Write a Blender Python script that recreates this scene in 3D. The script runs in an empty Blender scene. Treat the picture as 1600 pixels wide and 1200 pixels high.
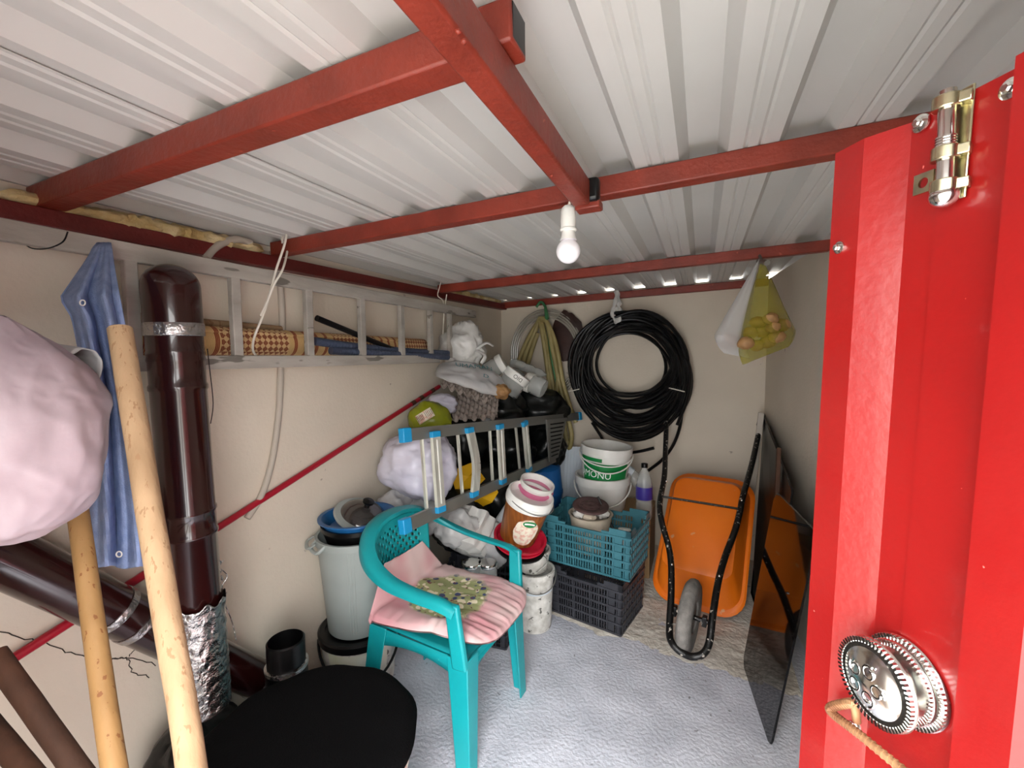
import bpy, math, random
from mathutils import Vector as V, Matrix, noise
sc = bpy.context.scene
col = sc.collection
PI = math.pi
random.seed(7)
# ------------------------------------------------------------------ camera
F, YAW, PIT, ROL = 683.4, .40915, .06854, -.00702
fw = V((-math.sin(YAW)*math.cos(PIT), math.cos(YAW)*math.cos(PIT), -math.sin(PIT)))
rt = V((math.cos(YAW), math.sin(YAW), 0)); up = rt.cross(fw)
rt, up = rt*math.cos(ROL)+up*math.sin(ROL), -rt*math.sin(ROL)+up*math.cos(ROL)
EYE = V((0, 0, 1.5))
cd = bpy.data.cameras.new('camera'); cam = bpy.data.objects.new('camera', cd); col.objects.link(cam)
cd.sensor_width = 36; cd.lens = 36*F/1600; cd.clip_start = .02
cam.matrix_world = Matrix(((rt.x, up.x, -fw.x, EYE.x), (rt.y, up.y, -fw.y, EYE.y), (rt.z, up.z, -fw.z, EYE.z), (0, 0, 0, 1)))
sc.camera = cam
# ------------------------------------------------------------------ light
sc.view_settings.view_transform = 'Standard'; sc.view_settings.look = 'None'
sc.view_settings.gamma = 1; sc.view_settings.use_curve_mapping = False
sc.view_settings.exposure = 3.05
w = bpy.data.worlds.new('sky'); sc.world = w; w.use_nodes = True
nt = w.node_tree; bg = nt.nodes['Background']
bg.inputs[0].default_value = (1, .99, .98, 1); bg.inputs[1].default_value = 1.0
_g = nt.nodes.new('ShaderNodeTexCoord'); _s = nt.nodes.new('ShaderNodeSeparateXYZ'); _m = nt.nodes.new('ShaderNodeMapRange')
nt.links.new(_g.outputs['Generated'], _s.inputs[0]); nt.links.new(_s.outputs['Z'], _m.inputs['Value'])      # overcast sky: about three times brighter overhead than at the horizon
_m.inputs['From Min'].default_value = 0; _m.inputs['To Min'].default_value = 1.15; _m.inputs['To Max'].default_value = 3.4
nt.links.new(_m.outputs[0], bg.inputs[1])
sc.cycles.max_bounces = 12; sc.cycles.diffuse_bounces = 8; sc.cycles.transparent_max_bounces = 12
pl = bpy.data.lights.new('doorway_daylight', 'AREA'); pl.shape = 'RECTANGLE'; pl.size = 1.15; pl.size_y = 1.95
pl.cycles.is_portal = True
po = bpy.data.objects.new('doorway_daylight', pl); col.objects.link(po)
po.location = (-.08, -.14, 1.0); po.rotation_euler = (PI/2, 0, 0)
sl = bpy.data.lights.new('sun', 'SUN'); sl.energy = .8; sl.angle = .02; sl.color = (1, .95, .88)
so = bpy.data.objects.new('sun', sl); col.objects.link(so); so.rotation_euler = (math.radians(22), 0, math.radians(20)); so.location = (0, -6, 6)
# ------------------------------------------------------------------ pixel -> point helpers (reading the photograph)
def ray(x, y): return fw + rt*((x-800)/F) - up*((y-600)/F)
def P(x, y, d): return EYE + ray(x, y)*d
def PX(x, y, c): r = ray(x, y); return EYE + r*(c/r.x)
def PY(x, y, c): r = ray(x, y); return EYE + r*(c/r.y)
def PZ(x, y, c): r = ray(x, y); return EYE + r*((c-1.5)/r.z)
# ------------------------------------------------------------------ materials
def lin(h):
    h = h.lstrip('#'); o = []
    for i in (0, 2, 4):
        c = int(h[i:i+2], 16)/255
        o.append(c/12.92 if c <= .04045 else ((c+.055)/1.055)**2.4)
    return (*o, 1)
MATS = {}
def mat(name, a, rough=.5, metal=0, b=None, vs=6, lo=.35, hi=.65, bump=0, bs=30, spots=None, alpha=1, trans=0, coat=0, stretch=(1, 1, 1), emit=0, spec=.5, sss=0):
    m = bpy.data.materials.new(name); m.use_nodes = True
    n = m.node_tree.nodes; L = m.node_tree.links; p = n['Principled BSDF']
    p.inputs['Roughness'].default_value = rough; p.inputs['Metallic'].default_value = metal
    p.inputs['Base Color'].default_value = lin(a); p.inputs['Alpha'].default_value = alpha
    p.inputs['Transmission Weight'].default_value = trans; p.inputs['Coat Weight'].default_value = coat
    p.inputs['Specular IOR Level'].default_value = spec
    tc = n.new('ShaderNodeTexCoord'); mp = n.new('ShaderNodeMapping'); mp.inputs['Scale'].default_value = stretch
    L.new(tc.outputs['Object'], mp.inputs[0])
    out = None
    if b:
        t = n.new('ShaderNodeTexNoise'); t.inputs['Scale'].default_value = vs; t.inputs['Detail'].default_value = 6
        L.new(mp.outputs[0], t.inputs['Vector'])
        r = n.new('ShaderNodeMapRange'); r.inputs['From Min'].default_value = lo; r.inputs['From Max'].default_value = hi
        L.new(t.outputs['Fac'], r.inputs['Value'])
        x = n.new('ShaderNodeMix'); x.data_type = 'RGBA'; x.inputs['A'].default_value = lin(a); x.inputs['B'].default_value = lin(b)
        L.new(r.outputs[0], x.inputs['Factor']); out = x.outputs['Result']
    if spots:
        sh, ssc, st = spots
        t = n.new('ShaderNodeTexNoise'); t.inputs['Scale'].default_value = ssc; t.inputs['Detail'].default_value = 3
        L.new(mp.outputs[0], t.inputs['Vector'])
        r = n.new('ShaderNodeMapRange'); r.inputs['From Min'].default_value = st; r.inputs['From Max'].default_value = st+.03
        L.new(t.outputs['Fac'], r.inputs['Value'])
        x = n.new('ShaderNodeMix'); x.data_type = 'RGBA'; x.inputs['B'].default_value = lin(sh)
        if out: L.new(out, x.inputs['A'])
        else: x.inputs['A'].default_value = lin(a)
        L.new(r.outputs[0], x.inputs['Factor']); out = x.outputs['Result']
    if out: L.new(out, p.inputs['Base Color'])
    if bump:
        t = n.new('ShaderNodeTexNoise'); t.inputs['Scale'].default_value = bs; t.inputs['Detail'].default_value = 8
        L.new(mp.outputs[0], t.inputs['Vector'])
        bn = n.new('ShaderNodeBump'); bn.inputs['Strength'].default_value = bump; bn.inputs['Distance'].default_value = .01
        L.new(t.outputs['Fac'], bn.inputs['Height']); L.new(bn.outputs[0], p.inputs['Normal'])
    MATS[name] = m
    return m
m_plaster = mat('grey plaster', 'd8cebe', .9, b='cfc5b5', vs=2, bump=.15, bs=60, spots=('a89e92', 14, .74))
m_floor = mat('painted concrete', 'd8dbe6', .5, b='bfc3ce', vs=5, bump=.55, bs=70, spots=('8d8e95', 30, .70))
m_slab = mat('rough beige concrete', 'dcd7cd', .85, b='c6c0b5', vs=7, bump=1, bs=40, spots=('a09a8e', 16, .70))
m_sheet = mat('white roof sheet', 'c2c2bf', .5, b='babab6', vs=2)
m_beam = mat('red oxide paint', '853020', .45, b='722718', vs=9, bump=.25, bs=60, spots=('a8503c', 40, .70))
m_beamdark = mat('dark red oxide paint', '6a1c18', .5, b='58140f', vs=9, bump=.25, bs=60)
m_door = mat('red door paint', '86100f', .33, b='7a0d0d', vs=4, bump=.05, bs=120, spots=('cf6a60', 130, .76), coat=.25)
m_chrome = mat('bright steel', 'd8d8d4', .18, 1)
m_brass = mat('brassy zinc steel', 'cfc9a6', .25, 1, b='a8a38a', vs=60)
m_black = mat('black plastic', '060607', .35, spec=.35)
m_blackcloth = mat('black cloth', '060607', .95, bump=.3, bs=200, spec=.1, spots=('9a9a9a', 45, .81))
m_blackbag = mat('black bin bag', '0a0d0c', .32, bump=.4, bs=18)
m_rubber = mat('black rubber hose', '040405', .3, spec=.35)
m_white = mat('white plastic', 'e6e6e2', .35, b='d8d8d2', vs=8)
m_whitedirty = mat('paint-splashed white plastic', 'e2e0da', .6, b='b9b6ae', vs=22, spots=('5c5a54', 34, .64), bump=.4, bs=40)
m_bulb = mat('frosted bulb', 'f2f0f4', .4)
m_alu = mat('aluminium', 'd6d6cc', .3, .45, b='bcbcb2', vs=30, stretch=(1, 1, .2))
m_aludark = mat('dull aluminium', '83837e', .4, .6)
m_blue = mat('blue plastic cap', '1b8fc4', .4)
m_barrel = mat('blue barrel plastic', '1b62a8', .4)
m_wood = mat('pale worn wood', 'a38868', .8, b='8a7052', vs=14, stretch=(1, 1, .15), bump=.3, bs=60, spots=('86684a', 120, .61))
m_woodwarm = mat('warm pine wood', 'a07c4e', .7, b='8a683c', vs=12, stretch=(1, 1, .15), bump=.2, bs=50, spots=('7a4e28', 110, .64))
m_wooddark = mat('dark stained wood', '553624', .8, b='3a2417', vs=12, stretch=(1, 1, .2), bump=.3, bs=50)
m_ladder = mat('weathered grey wood', '8f8a82', .8, b='a7a29a', vs=12, stretch=(1, .25, 1), bump=.4, bs=60, spots=('6a655e', 22, .64))
m_pipe = mat('dark brown enamel', '2a0d0c', .22, b='220909', vs=4, coat=.4)
m_foil = mat('crumpled foil tape', 'bdbdbd', .22, 1, bump=1, bs=45)
m_teal = mat('turquoise plastic', '0f979d', .38, b='0c8a92', vs=5, spots=('3fb0b0', 40, .74))
m_denim = mat('faded blue cotton', '8b9cc0', .95, b='7c8eb4', vs=40, bump=.3, bs=250, spec=.1)
m_pinkbag = mat('pale pink plastic', '9c8d95', .45, b='a89aa1', vs=5, bump=.2, bs=10)
m_lav = mat('lavender white plastic', 'd6d4e2', .35, b='c6c4d6', vs=5, bump=.3, bs=14)
m_clear = mat('cloudy clear plastic', 'd4d4d4', .3, alpha=.55, bump=.4, bs=16)
m_whitebag = mat('white carrier bag plastic', 'd2d2cf', .35, b='c2c2be', vs=8, bump=.4, bs=18)
m_grey = mat('grey translucent bag', 'b4b4b4', .35, b='9c9c9c', vs=8, bump=.4, bs=14)
m_ygbag = mat('yellow green plastic', '98a01c', .35, b='7f8616', vs=6, alpha=.92)
m_ybag = mat('olive yellow plastic', 'a3991f', .35, b='8f861a', vs=6, alpha=.50)
m_potato = mat('potato skin', 'ad8454', .6, b='86623c', vs=16)
m_yellow = mat('yellow plastic', 'e0ac18', .45)
m_orange = mat('orange enamel', 'ee7a1a', .35, b='e46e10', vs=3, bump=.1, bs=10, spots=('e0a070', 13, .70), coat=.2)
m_tube = mat('chipped black paint', '0d0c0c', .4, bump=.3, bs=60, spots=('b5aca2', 60, .635))
m_tyre = mat('grey dusty rubber', '8a8681', .9, b='6d6a66', vs=20, bump=.5, bs=60)
m_glassblack = mat('black glass', '040304', .05, spec=.45, spots=('3a3634', 30, .80))
m_bin = mat('grey bin plastic', 'a3aca9', .45, b='98a19e', vs=4)
m_bluebasin = mat('blue basin plastic', '1d5c94', .35)
m_smoke = mat('smoky grey plastic', '3c3836', .15, alpha=.93, coat=.5)
m_crateteal = mat('blue green crate plastic', '2f6672', .45, b='3b7480', vs=10)
m_crateblack = mat('charcoal crate plastic', '2a2b31', .45, b='35363c', vs=10)
m_red = mat('red plastic', 'c01c36', .35)
m_pinkrim = mat('pink plastic', 'cf6f93', .4)
m_green = mat('green label', '0c7a3c', .45)
m_brownlab = mat('brown wood print', '9c5a22', .45, b='6f3c14', vs=9, stretch=(6, 6, .7))
m_cream = mat('cream print', 'ece3cf', .5, b='dfae9a', vs=45, lo=.45, hi=.6)
m_paper = mat('printed label paper', 'deded2', .5, b='d2d4b8', vs=8)
m_purple = mat('purple label', '3a2f8a', .4)
m_glass = mat('clear jar plastic', 'd0d4d2', .08, alpha=.38)
m_egg = mat('grey egg carton pulp', '9c9088', .95, b='857a72', vs=20, bump=.5, bs=80)
m_hose = mat('beige hose', 'a89a68', .5, b='8d8050', vs=8)
m_hosegreen = mat('green hose stripe', '3d7a4c', .5)
m_hoseclear = mat('clear hose', 'b5b0a4', .15, alpha=.7)
m_brownbag = mat('dark brown sack', '3a1d14', .6, b='2b140e', vs=8, bump=.4)
m_bluepipe = mat('slate blue hose', '424c62', .45)
m_foam = mat('yellowed foam', 'd5c69c', .95, b='b89f68', vs=14, bump=1, bs=40)
m_rope = mat('white cord', 'd9d4c8', .7)
m_conduit = mat('grey conduit plastic', 'b2aa9e', .6)
m_rust = mat('rusty rebar', 'a5805c', .55, .5, b='7a5238', vs=40)
m_iron = mat('brown cast iron', '5a4240', .7, b='463230', vs=14)
m_stone = mat('pale stone', 'bfb3a2', .85, b='a59986', vs=9)
m_foamwhite = mat('pale blue white foam', 'ccd6de', .7)
m_pole = mat('red painted pole', 'a3142a', .35)
m_crack = mat('crack', '3a342e', .9)
m_ink = mat('teal ink', '2e7078', .6)
m_darkink = mat('dark ink', '2a2a2c', .6)
m_whiteink = mat('white ink', 'eef2ee', .5)
m_sack = mat('brown barrel fabric', '7a2e28', .8)
m_ground = mat('outdoor paving', '8e8c88', .9)
m_card = mat('cardboard', '9a7c58', .9)
# ------------------------------------------------------------------ mesh helpers
def catmull(pts, k=6, closed=False):
    pts = [V(p) for p in pts]; n = len(pts); o = []
    R = range(n) if closed else range(n-1)
    for i in R:
        g = (lambda j: pts[j % n]) if closed else (lambda j: pts[max(0, min(n-1, j))])
        a, b, c, d = g(i-1), g(i), g(i+1), g(i+2)
        for q in range(k):
            t = q/k
            o.append(.5*((2*b)+(c-a)*t+(2*a-5*b+4*c-d)*t*t+(3*b-a-3*c+d)*t**3))
    if not closed: o.append(pts[-1])
    return o
class G:
    def __init__(s): s.v = []; s.f = []; s.mi = []; s.k = 0
    def add(s, vs, fs, M=None):
        o = len(s.v)
        s.v += [(M @ V(p)) if M else V(p) for p in vs]
        s.f += [tuple(i+o for i in f) for f in fs]; s.mi += [s.k]*len(fs)
        return s
    def mat(s, k): s.k = k; return s
    def box(s, c, d, M=None):
        x, y, z = c; a, b, e = d[0]/2, d[1]/2, d[2]/2
        return s.add([(x+i*a, y+j*b, z+k*e) for k in (-1, 1) for j in (-1, 1) for i in (-1, 1)],
                     [(0, 2, 3, 1), (4, 5, 7, 6), (0, 1, 5, 4), (2, 6, 7, 3), (0, 4, 6, 2), (1, 3, 7, 5)], M)
    def bar(s, a, b, wd, ht, side=(0, 0, 1), wd2=None, ht2=None):
        a, b = V(a), V(b); d = (b-a).normalized(); u = d.cross(V(side)).normalized(); q = u.cross(d)
        vs = []
        for p, W, H in ((a, wd, ht), (b, wd2 or wd, ht2 or ht)):
            vs += [p+u*i*W/2+q*j*H/2 for i, j in ((-1, -1), (1, -1), (1, 1), (-1, 1))]
        return s.add(vs, [(3, 2, 1, 0), (4, 5, 6, 7)]+[(i, (i+1) % 4, (i+1) % 4+4, i+4) for i in range(4)])
    def tube(s, pts, r, n=10, closed=False, cap=True, flat=1, M=None):
        pts = [V(p) for p in pts]; N = len(pts); R = r if isinstance(r, (list, tuple)) else [r]*N
        vs = []; u = None
        for i, p in enumerate(pts):
            t = (pts[(i+1) % N]-pts[i-1]) if closed else (pts[min(i+1, N-1)]-pts[max(i-1, 0)])
            t = t.normalized() if t.length > 1e-9 else V((0, 0, 1))
            if u is None: u = t.cross(V((0, 0, 1)) if abs(t.z) < .9 else V((1, 0, 0)))
            u = (u-t*u.dot(t))
            if u.length < 1e-6: u = t.orthogonal()
            u.normalize(); q = t.cross(u)
            for k in range(n):
                a = 2*PI*k/n; vs.append(p+u*math.cos(a)*R[i]+q*math.sin(a)*R[i]*flat)
        fs = []
        for i in range(N if closed else N-1):
            for k in range(n):
                fs.append((i*n+k, i*n+(k+1) % n, ((i+1) % N)*n+(k+1) % n, ((i+1) % N)*n+k))
        if cap and not closed: fs += [tuple(range(n))[::-1], tuple((N-1)*n+k for k in range(n))]
        return s.add(vs, fs, M)
    def lathe(s, prof, n=32, M=None, sx=1, sy=1):
        vs = []; fs = []; N = len(prof)
        for r, z in prof:
            for k in range(n): a = 2*PI*k/n; vs.append((r*math.cos(a)*sx, r*math.sin(a)*sy, z))
        for i in range(N-1):
            for k in range(n): fs.append((i*n+k, i*n+(k+1) % n, (i+1)*n+(k+1) % n, (i+1)*n+k))
        if prof[0][0] > 1e-5: fs.append(tuple(range(n))[::-1])
        if prof[-1][0] > 1e-5: fs.append(tuple((N-1)*n+k for k in range(n)))
        return s.add(vs, fs, M)
    def grid(s, fn, nu, nv, cu=False, cv=False, skip=None, M=None):
        vs = [fn(i/(nu if cu else nu-1), j/(nv if cv else nv-1)) for i in range(nu) for j in range(nv)]
        fs = []
        for i in range(nu if cu else nu-1):
            for j in range(nv if cv else nv-1):
                if skip and skip(i, j): continue
                a, b = (i+1) % nu, (j+1) % nv
                fs.append((i*nv+j, a*nv+j, a*nv+b, i*nv+b))
        return s.add(vs, fs, M)
    def ball(s, c, r, nu=20, nv=14, fn=None, M=None):
        c = V(c); r = V(r) if not isinstance(r, (int, float)) else V((r, r, r))
        def f(u, v):
            a = 2*PI*u; b = PI*(.002+.996*v)
            d = V((math.cos(a)*math.sin(b), math.sin(a)*math.sin(b), math.cos(b)))
            k = fn(d) if fn else 1
            return c+V((d.x*r.x, d.y*r.y, d.z*r.z))*k
        return s.grid(f, nu, nv, cu=True, M=M)
    def prism(s, poly, n, M=None):
        k = len(poly); n = V(n); a = [V(p) for p in poly]
        return s.add(a+[p+n for p in a], [tuple(range(k))[::-1], tuple(range(k, 2*k))]+[(i, (i+1) % k, (i+1) % k+k, i+k) for i in range(k)], M)
    def build(s, name, m, parent=None, smooth=True, ang=40, bevel=0, solid=0, sub=0, off=-1):
        me = bpy.data.meshes.new(name); o = bpy.data.objects.new(name, me)
        if parent is None:
            xs = [p.x for p in s.v]; ys = [p.y for p in s.v]
            org = V(((min(xs)+max(xs))/2, (min(ys)+max(ys))/2, min(p.z for p in s.v))); o.location = org
        else:
            r = parent
            while r.parent: r = r.parent
            org = V((0, 0, 0)) if r.name in LOCAL else r.location.copy()
        me.from_pydata([p-org for p in s.v], [], s.f); me.validate()
        for x in (m if isinstance(m, (list, tuple)) else [m]): me.materials.append(x)
        if len(me.polygons) == len(s.mi):
            for i, p in enumerate(me.polygons): p.material_index = s.mi[i]
        if smooth:
            me.shade_smooth(); me.set_sharp_from_angle(angle=math.radians(ang))
        col.objects.link(o)
        if parent: o.parent = parent
        if solid: k = o.modifiers.new('solid', 'SOLIDIFY'); k.thickness = solid; k.offset = off
        if bevel: k = o.modifiers.new('bevel', 'BEVEL'); k.width = bevel; k.segments = 2; k.limit_method = 'ANGLE'
        if sub: k = o.modifiers.new('sub', 'SUBSURF'); k.levels = sub; k.render_levels = sub
        return o
LOCAL = set()
def tag(o, label, cat, group=None):
    o['label'] = label; o['category'] = cat
    if group: o['group'] = group
    return o
def T(name, label, cat, loc=(0, 0, 0), group=None, M=None):
    o = bpy.data.objects.new(name, None); col.objects.link(o); o.empty_display_size = .05
    if M is not None: o.matrix_basis = M; LOCAL.add(o.name)
    else: o.location = loc
    return tag(o, label, cat, group)
def S(o): o['kind'] = 'structure'; return o
def copy_tree(o, loc=None, M=None, label=None, parent=None):
    c = o.copy(); col.objects.link(c)
    if parent: c.parent = parent
    if M is not None: c.matrix_basis = M
    if loc is not None: c.location = loc
    if label: c['label'] = label
    for ch in list(o.children): copy_tree(ch, parent=c)
    return c
def frame(o, x, y, z):
    x, y, z = V(x), V(y), V(z)
    return Matrix(((x.x, y.x, z.x, o[0]), (x.y, y.y, z.y, o[1]), (x.z, y.z, z.z, o[2]), (0, 0, 0, 1)))
def RZ(loc, a, tilt=0, ax='X'): return Matrix.Translation(V(loc)) @ Matrix.Rotation(a, 4, 'Z') @ Matrix.Rotation(tilt, 4, ax)
def crumple(seed, amp=.12, fine=.05, sc_=2.2, knot=None, kn=.6):
    o = V((seed*3.7, seed*1.3, seed*7.1))
    def f(d):
        k = 1+amp*noise.noise(d*sc_+o)*1.6
        k += fine*(1-2*abs(noise.noise(d*sc_*2.3+o*2)))+fine*.6*(1-2*abs(noise.noise(d*sc_*5+o*3)))-fine*.8
        if knot:
            c = d.dot(V(knot).normalized())
            if c > .72:
                t = (c-.72)/.28; k += kn*t*t*(1+.25*math.sin(14*math.atan2(d.x, d.y)))
        return k
    return f
def text_mesh(txt, size):
    c = bpy.data.curves.new('txt', 'FONT'); c.body = txt; c.size = size; c.extrude = 0; c.resolution_u = 3; c.align_x = 'CENTER'; c.align_y = 'CENTER'
    o = bpy.data.objects.new('txt', c); col.objects.link(o)
    dg = bpy.context.evaluated_depsgraph_get(); me = bpy.data.meshes.new_from_object(o.evaluated_get(dg))
    vs = [v.co.copy() for v in me.vertices]; fs = [tuple(p.vertices) for p in me.polygons]
    bpy.data.objects.remove(o); bpy.data.meshes.remove(me); bpy.data.curves.remove(c)
    return vs, fs
# ------------------------------------------------------------------ room shell
XL, XR, D = -1.616, .411, 3.5
def zr(x): return 1.99+.03*x
def slabfn(g, x0, x1, y0, y1, nx, ny, h, edge=None):
    pass
g = G()
def ff(u, v):
    x = -1.72+u*2.62; y = -.1+v*3.7
    return V((x, y, .003*noise.noise(V((x*9, y*9, 0)))-.003))
g.grid(ff, 90, 120)
S(g.build('floor', m_floor))
g = G()
def fs_(u, v):   # raised rough concrete strip along the back, broken front edge
    x = XL+u*(XR-XL+.02); y0 = 2.21-.13*(x+.35)+.05*noise.noise(V((x*5, 3, 0)))+.02*noise.noise(V((x*17, 5, 0)))
    y = y0+v*(D-y0); e = min(1, v/.05)
    z = (-.009+.010*e+.004*noise.noise(V((x*14, y*14, 2)))+.003*noise.noise(V((x*40, y*40, 4))))
    return V((x, y, z))
g.grid(fs_, 120, 110)
S(g.build('floor_back', m_slab))
def wall(name, poly, n, m=m_plaster):
    g = G(); g.prism(poly, n); return S(g.build(name, m, smooth=False))
wl = wall('wall_left', [(XL, -.1, -.05), (XL, 3.6, -.05), (XL, 3.6, zr(XL)), (XL, -.1, zr(XL))], (-.1, 0, 0))
wb = wall('wall_back', [(XL, D, -.05), (XR, D, -.05), (XR, D, zr(XR)+.022), (XL, D, zr(XL)+.022)], (0, .1, 0))
XN = .78
wall('wall_right', [(XN, -.1, -.05), (XR-.01, 3.6, -.05), (XR-.01, 3.6, zr(XR)), (XN, -.1, zr(XN))], (.1, .01, 0))
wall('wall_front_right', [(.44, -.1, -.05), (XN+.1, -.1, -.05), (XN+.1, -.1, zr(XN)), (.44, -.1, zr(.44))], (0, .06, 0))
wall('wall_front', [(-1.716, -.1, -.05), (-.60, -.1, -.05), (-.60, -.1, 1.967), (-1.716, -.1, 1.935)], (0, .08, 0))
wall('trim_1', [(-.62, -.1, 1.76), (.44, -.1, 1.76), (.44, -.1, zr(.44)), (-.62, -.1, zr(-.62))], (0, .06, 0))
g = G(); g.box((0, -5.1, -.09), (20, 10, .1)); S(g.build('ground', m_ground, smooth=False))
g = G()
for pts in (((0, 985), (60, 1002), (120, 1022), (170, 1030), (200, 1028), (245, 1040)), ((170, 1030), (198, 1028), (206, 1048), (232, 1058)), ((200, 1028), (212, 1012), (222, 1003))):
    g.tube([q_+V((0, random.uniform(-.004, .004), random.uniform(-.004, .004))) for q_ in catmull([PX(x, y, XL+.001) for x, y in pts], 7)], .0014, 5)
g.build('crack', m_crack, wl)
# roof: long trapezoid sheets hung over the beams
ce = bpy.data.objects.new('ceiling', None); col.objects.link(ce); ce.location = (-.6, 1.6, 1.97); S(ce)
def sheet(x0, x1, up_=0.0):
    prof = []; c = -.008-.22*9
    while c < 1.2:
        for dx, dz in ((-.056, 0), (-.034, .036), (.034, .036), (.056, 0), (.088, 0), (.094, .004), (.100, 0), (.120, 0), (.126, .004), (.132, 0)):
            prof.append((c+dx, dz))
        c += .22
    def zat(x):
        for (xa, za), (xb, zb_) in zip(prof, prof[1:]):
            if xa <= x <= xb: return za+(zb_-za)*(x-xa)/max(1e-9, xb-xa)
        return 0
    prof = [(x0, zat(x0))]+[p for p in prof if x0 < p[0] < x1]+[(x1, zat(x1))]
    g = G(); n = len(prof)
    g.grid(lambda u, v: V((prof[round(u*(n-1))][0], -.12+v*3.68, zr(prof[round(u*(n-1))][0])+prof[round(u*(n-1))][1]+up_)), n, 2)
    o = g.build('roof_sheet', m_sheet, ce, smooth=False, solid=.0015, off=1)
    return o
sheet(-1.72, -.97, .0); sheet(-1.03, .068, .0045); sheet(.030, .92, .0)
# ------------------------------------------------------------------ red beams
def cross_beam(y, x0, x1, h, dpt, label, m=m_beam, drop=0):
    g = G(); a = V((x0, y+dpt/2, zr(x0)-h/2-drop)); b = V((x1, y+dpt/2, zr(x1)-h/2-drop))
    g.bar(a, b, dpt, h, (0, 0, 1))
    return tag(g.build('roof_beam', m, bevel=.004), label, 'beam', 'red steel roof beams')
cross_beam(.57, -1.625, -.245, .058, .055, 'red steel roof beam nearest the viewer, crossing the upper left of the roof')
cross_beam(1.225, -1.56, .64, .052, .05, 'long red roof beam the white bulb hangs beside, running left to right')
cross_beam(2.41, -1.56, .535, .05, .045, 'thin red roof beam the yellow potato bag hangs from')
cross_beam(3.45, XL+.01, XR-.005, .05, .045, 'farthest red roof beam lying along the top of the back wall')
g = G(); ye = PZ(885, 325, 1.862).y; g.bar((-.279, -.04, 1.892), (-.279, ye, 1.892), .042, .060); o = g.build('ridge_beam', m_beam, bevel=.005)
tag(o, 'thick red beam running front to back under the others, ending at the bulb', 'beam', 'red steel roof beams')
g = G()
for x, y in ((716, 50), (725, 65), (862, 275)): p = PZ(x, y, 1.85); g.ball(p, (.004, .004, .003), 8, 6)
g.build('screw_head', m_beam, o)
g = G(); g.bar((XL+.032, .12, 1.853), (XL+.032, 3.49, 1.905), .055, .048)
tag(g.build('wall_beam', m_beamdark, bevel=.004), 'dark red beam along the top of the left wall under the crumbling foam', 'beam', 'red steel roof beams')
g = G(); g.box((-.2452, .5975, zr(-.245)-.029), (.002, .044, .046)); g.build('hollow_shade', m_black, bpy.data.objects['roof_beam'], smooth=False)  # solid black plate, painted-in shade for the hollow inside of the tube
g = G(); g.bar((-.30, ye+.035, 1.868), (-.238, ye+.035, 1.87), .045, .02); tag(g.build('beam_bracket', m_beam, bevel=.003), 'small red bracket behind the bulb under the roof beam', 'bracket')
# expanding foam along the left eave
def foam(y0, y1, seed, label, hs=1.0):
    g = G(); N = max(10, int((y1-y0)/.015))
    def f(u, v):
        y = y0+(y1-y0)*u; e = min(1, min(u, 1-u)*12)**.5; a = PI*(v*1.25-.75)
        r = (.026+.016*noise.noise(V((y*14, seed, 0)))+.014*noise.noise(V((y*38, v*4, seed))))*e*hs
        zt = 1.853+(1.905-1.853)*(y-.12)/3.37+.03+.010
        return V((XL+.030+1.1*r*math.cos(a), y+.006*noise.noise(V((y*30, v*5, 9))), zt+r*.8*math.sin(a)))
    g.grid(f, N, 14)
    o = g.build('foam_strip', m_foam, solid=.004)
    return tag(o, label, 'foam', 'foam along the left eave')
foam(.50, 1.22, 1, 'longer strip of yellowed expanding foam on the left wall beam', 1.1)
foam(2.48, 3.43, 5, 'shorter strip of yellowed foam near the back corner of the roof', .8)
# ------------------------------------------------------------------ bulb
p0 = P(888, 330, 1.20)
t = T('light_bulb', 'white unlit light bulb hanging in a white socket below the ridge beam', 'light bulb', p0-V((0, 0, .15)))
B = lambda z: Matrix.Translation(p0+V((0, 0, z)))
g = G(); g.lathe([(.0, .014), (.012, .014), (.018, .008), (.020, 0), (.021, -.028), (.020, -.046), (.0, -.046)], 24, B(0)); g.build('socket', m_white, t)
g = G(); g.lathe([(.0205, -.046), (.023, -.048), (.023, -.052), (.0205, -.054)], 24, B(0)); g.build('socket_ring', m_white, t)
g = G(); g.lathe([(.018, -.054), (.019, -.066), (.023, -.078), (.0, -.078)], 24, B(0)); g.build('bulb_neck', m_white, t)
g = G(); g.lathe([(.023, -.078)]+[(.033*math.cos(a), -.108+.033*math.sin(a)) for a in [1.1-i*.165 for i in range(17)]]+[(.0, -.1411)], 28, B(0)); g.build('bulb_globe', m_bulb, t)
g = G(); g.tube(catmull([p0+V((0, 0, .012)), p0+V((.012, .0, .03)), P(912, 318, 1.21), P(918, 300, 1.19), P(905, 272, 1.10)], 6), .004, 8); g.build('wire', m_rope, t)
g = G(); q = V((-.262, ye+.012, 1.90)); g.box(q, (.05, .03, .055)); tag(g.build('tape_wrap', m_black, bevel=.008), 'black tape wrapped around the end of the ridge beam by the bulb', 'tape')
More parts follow.
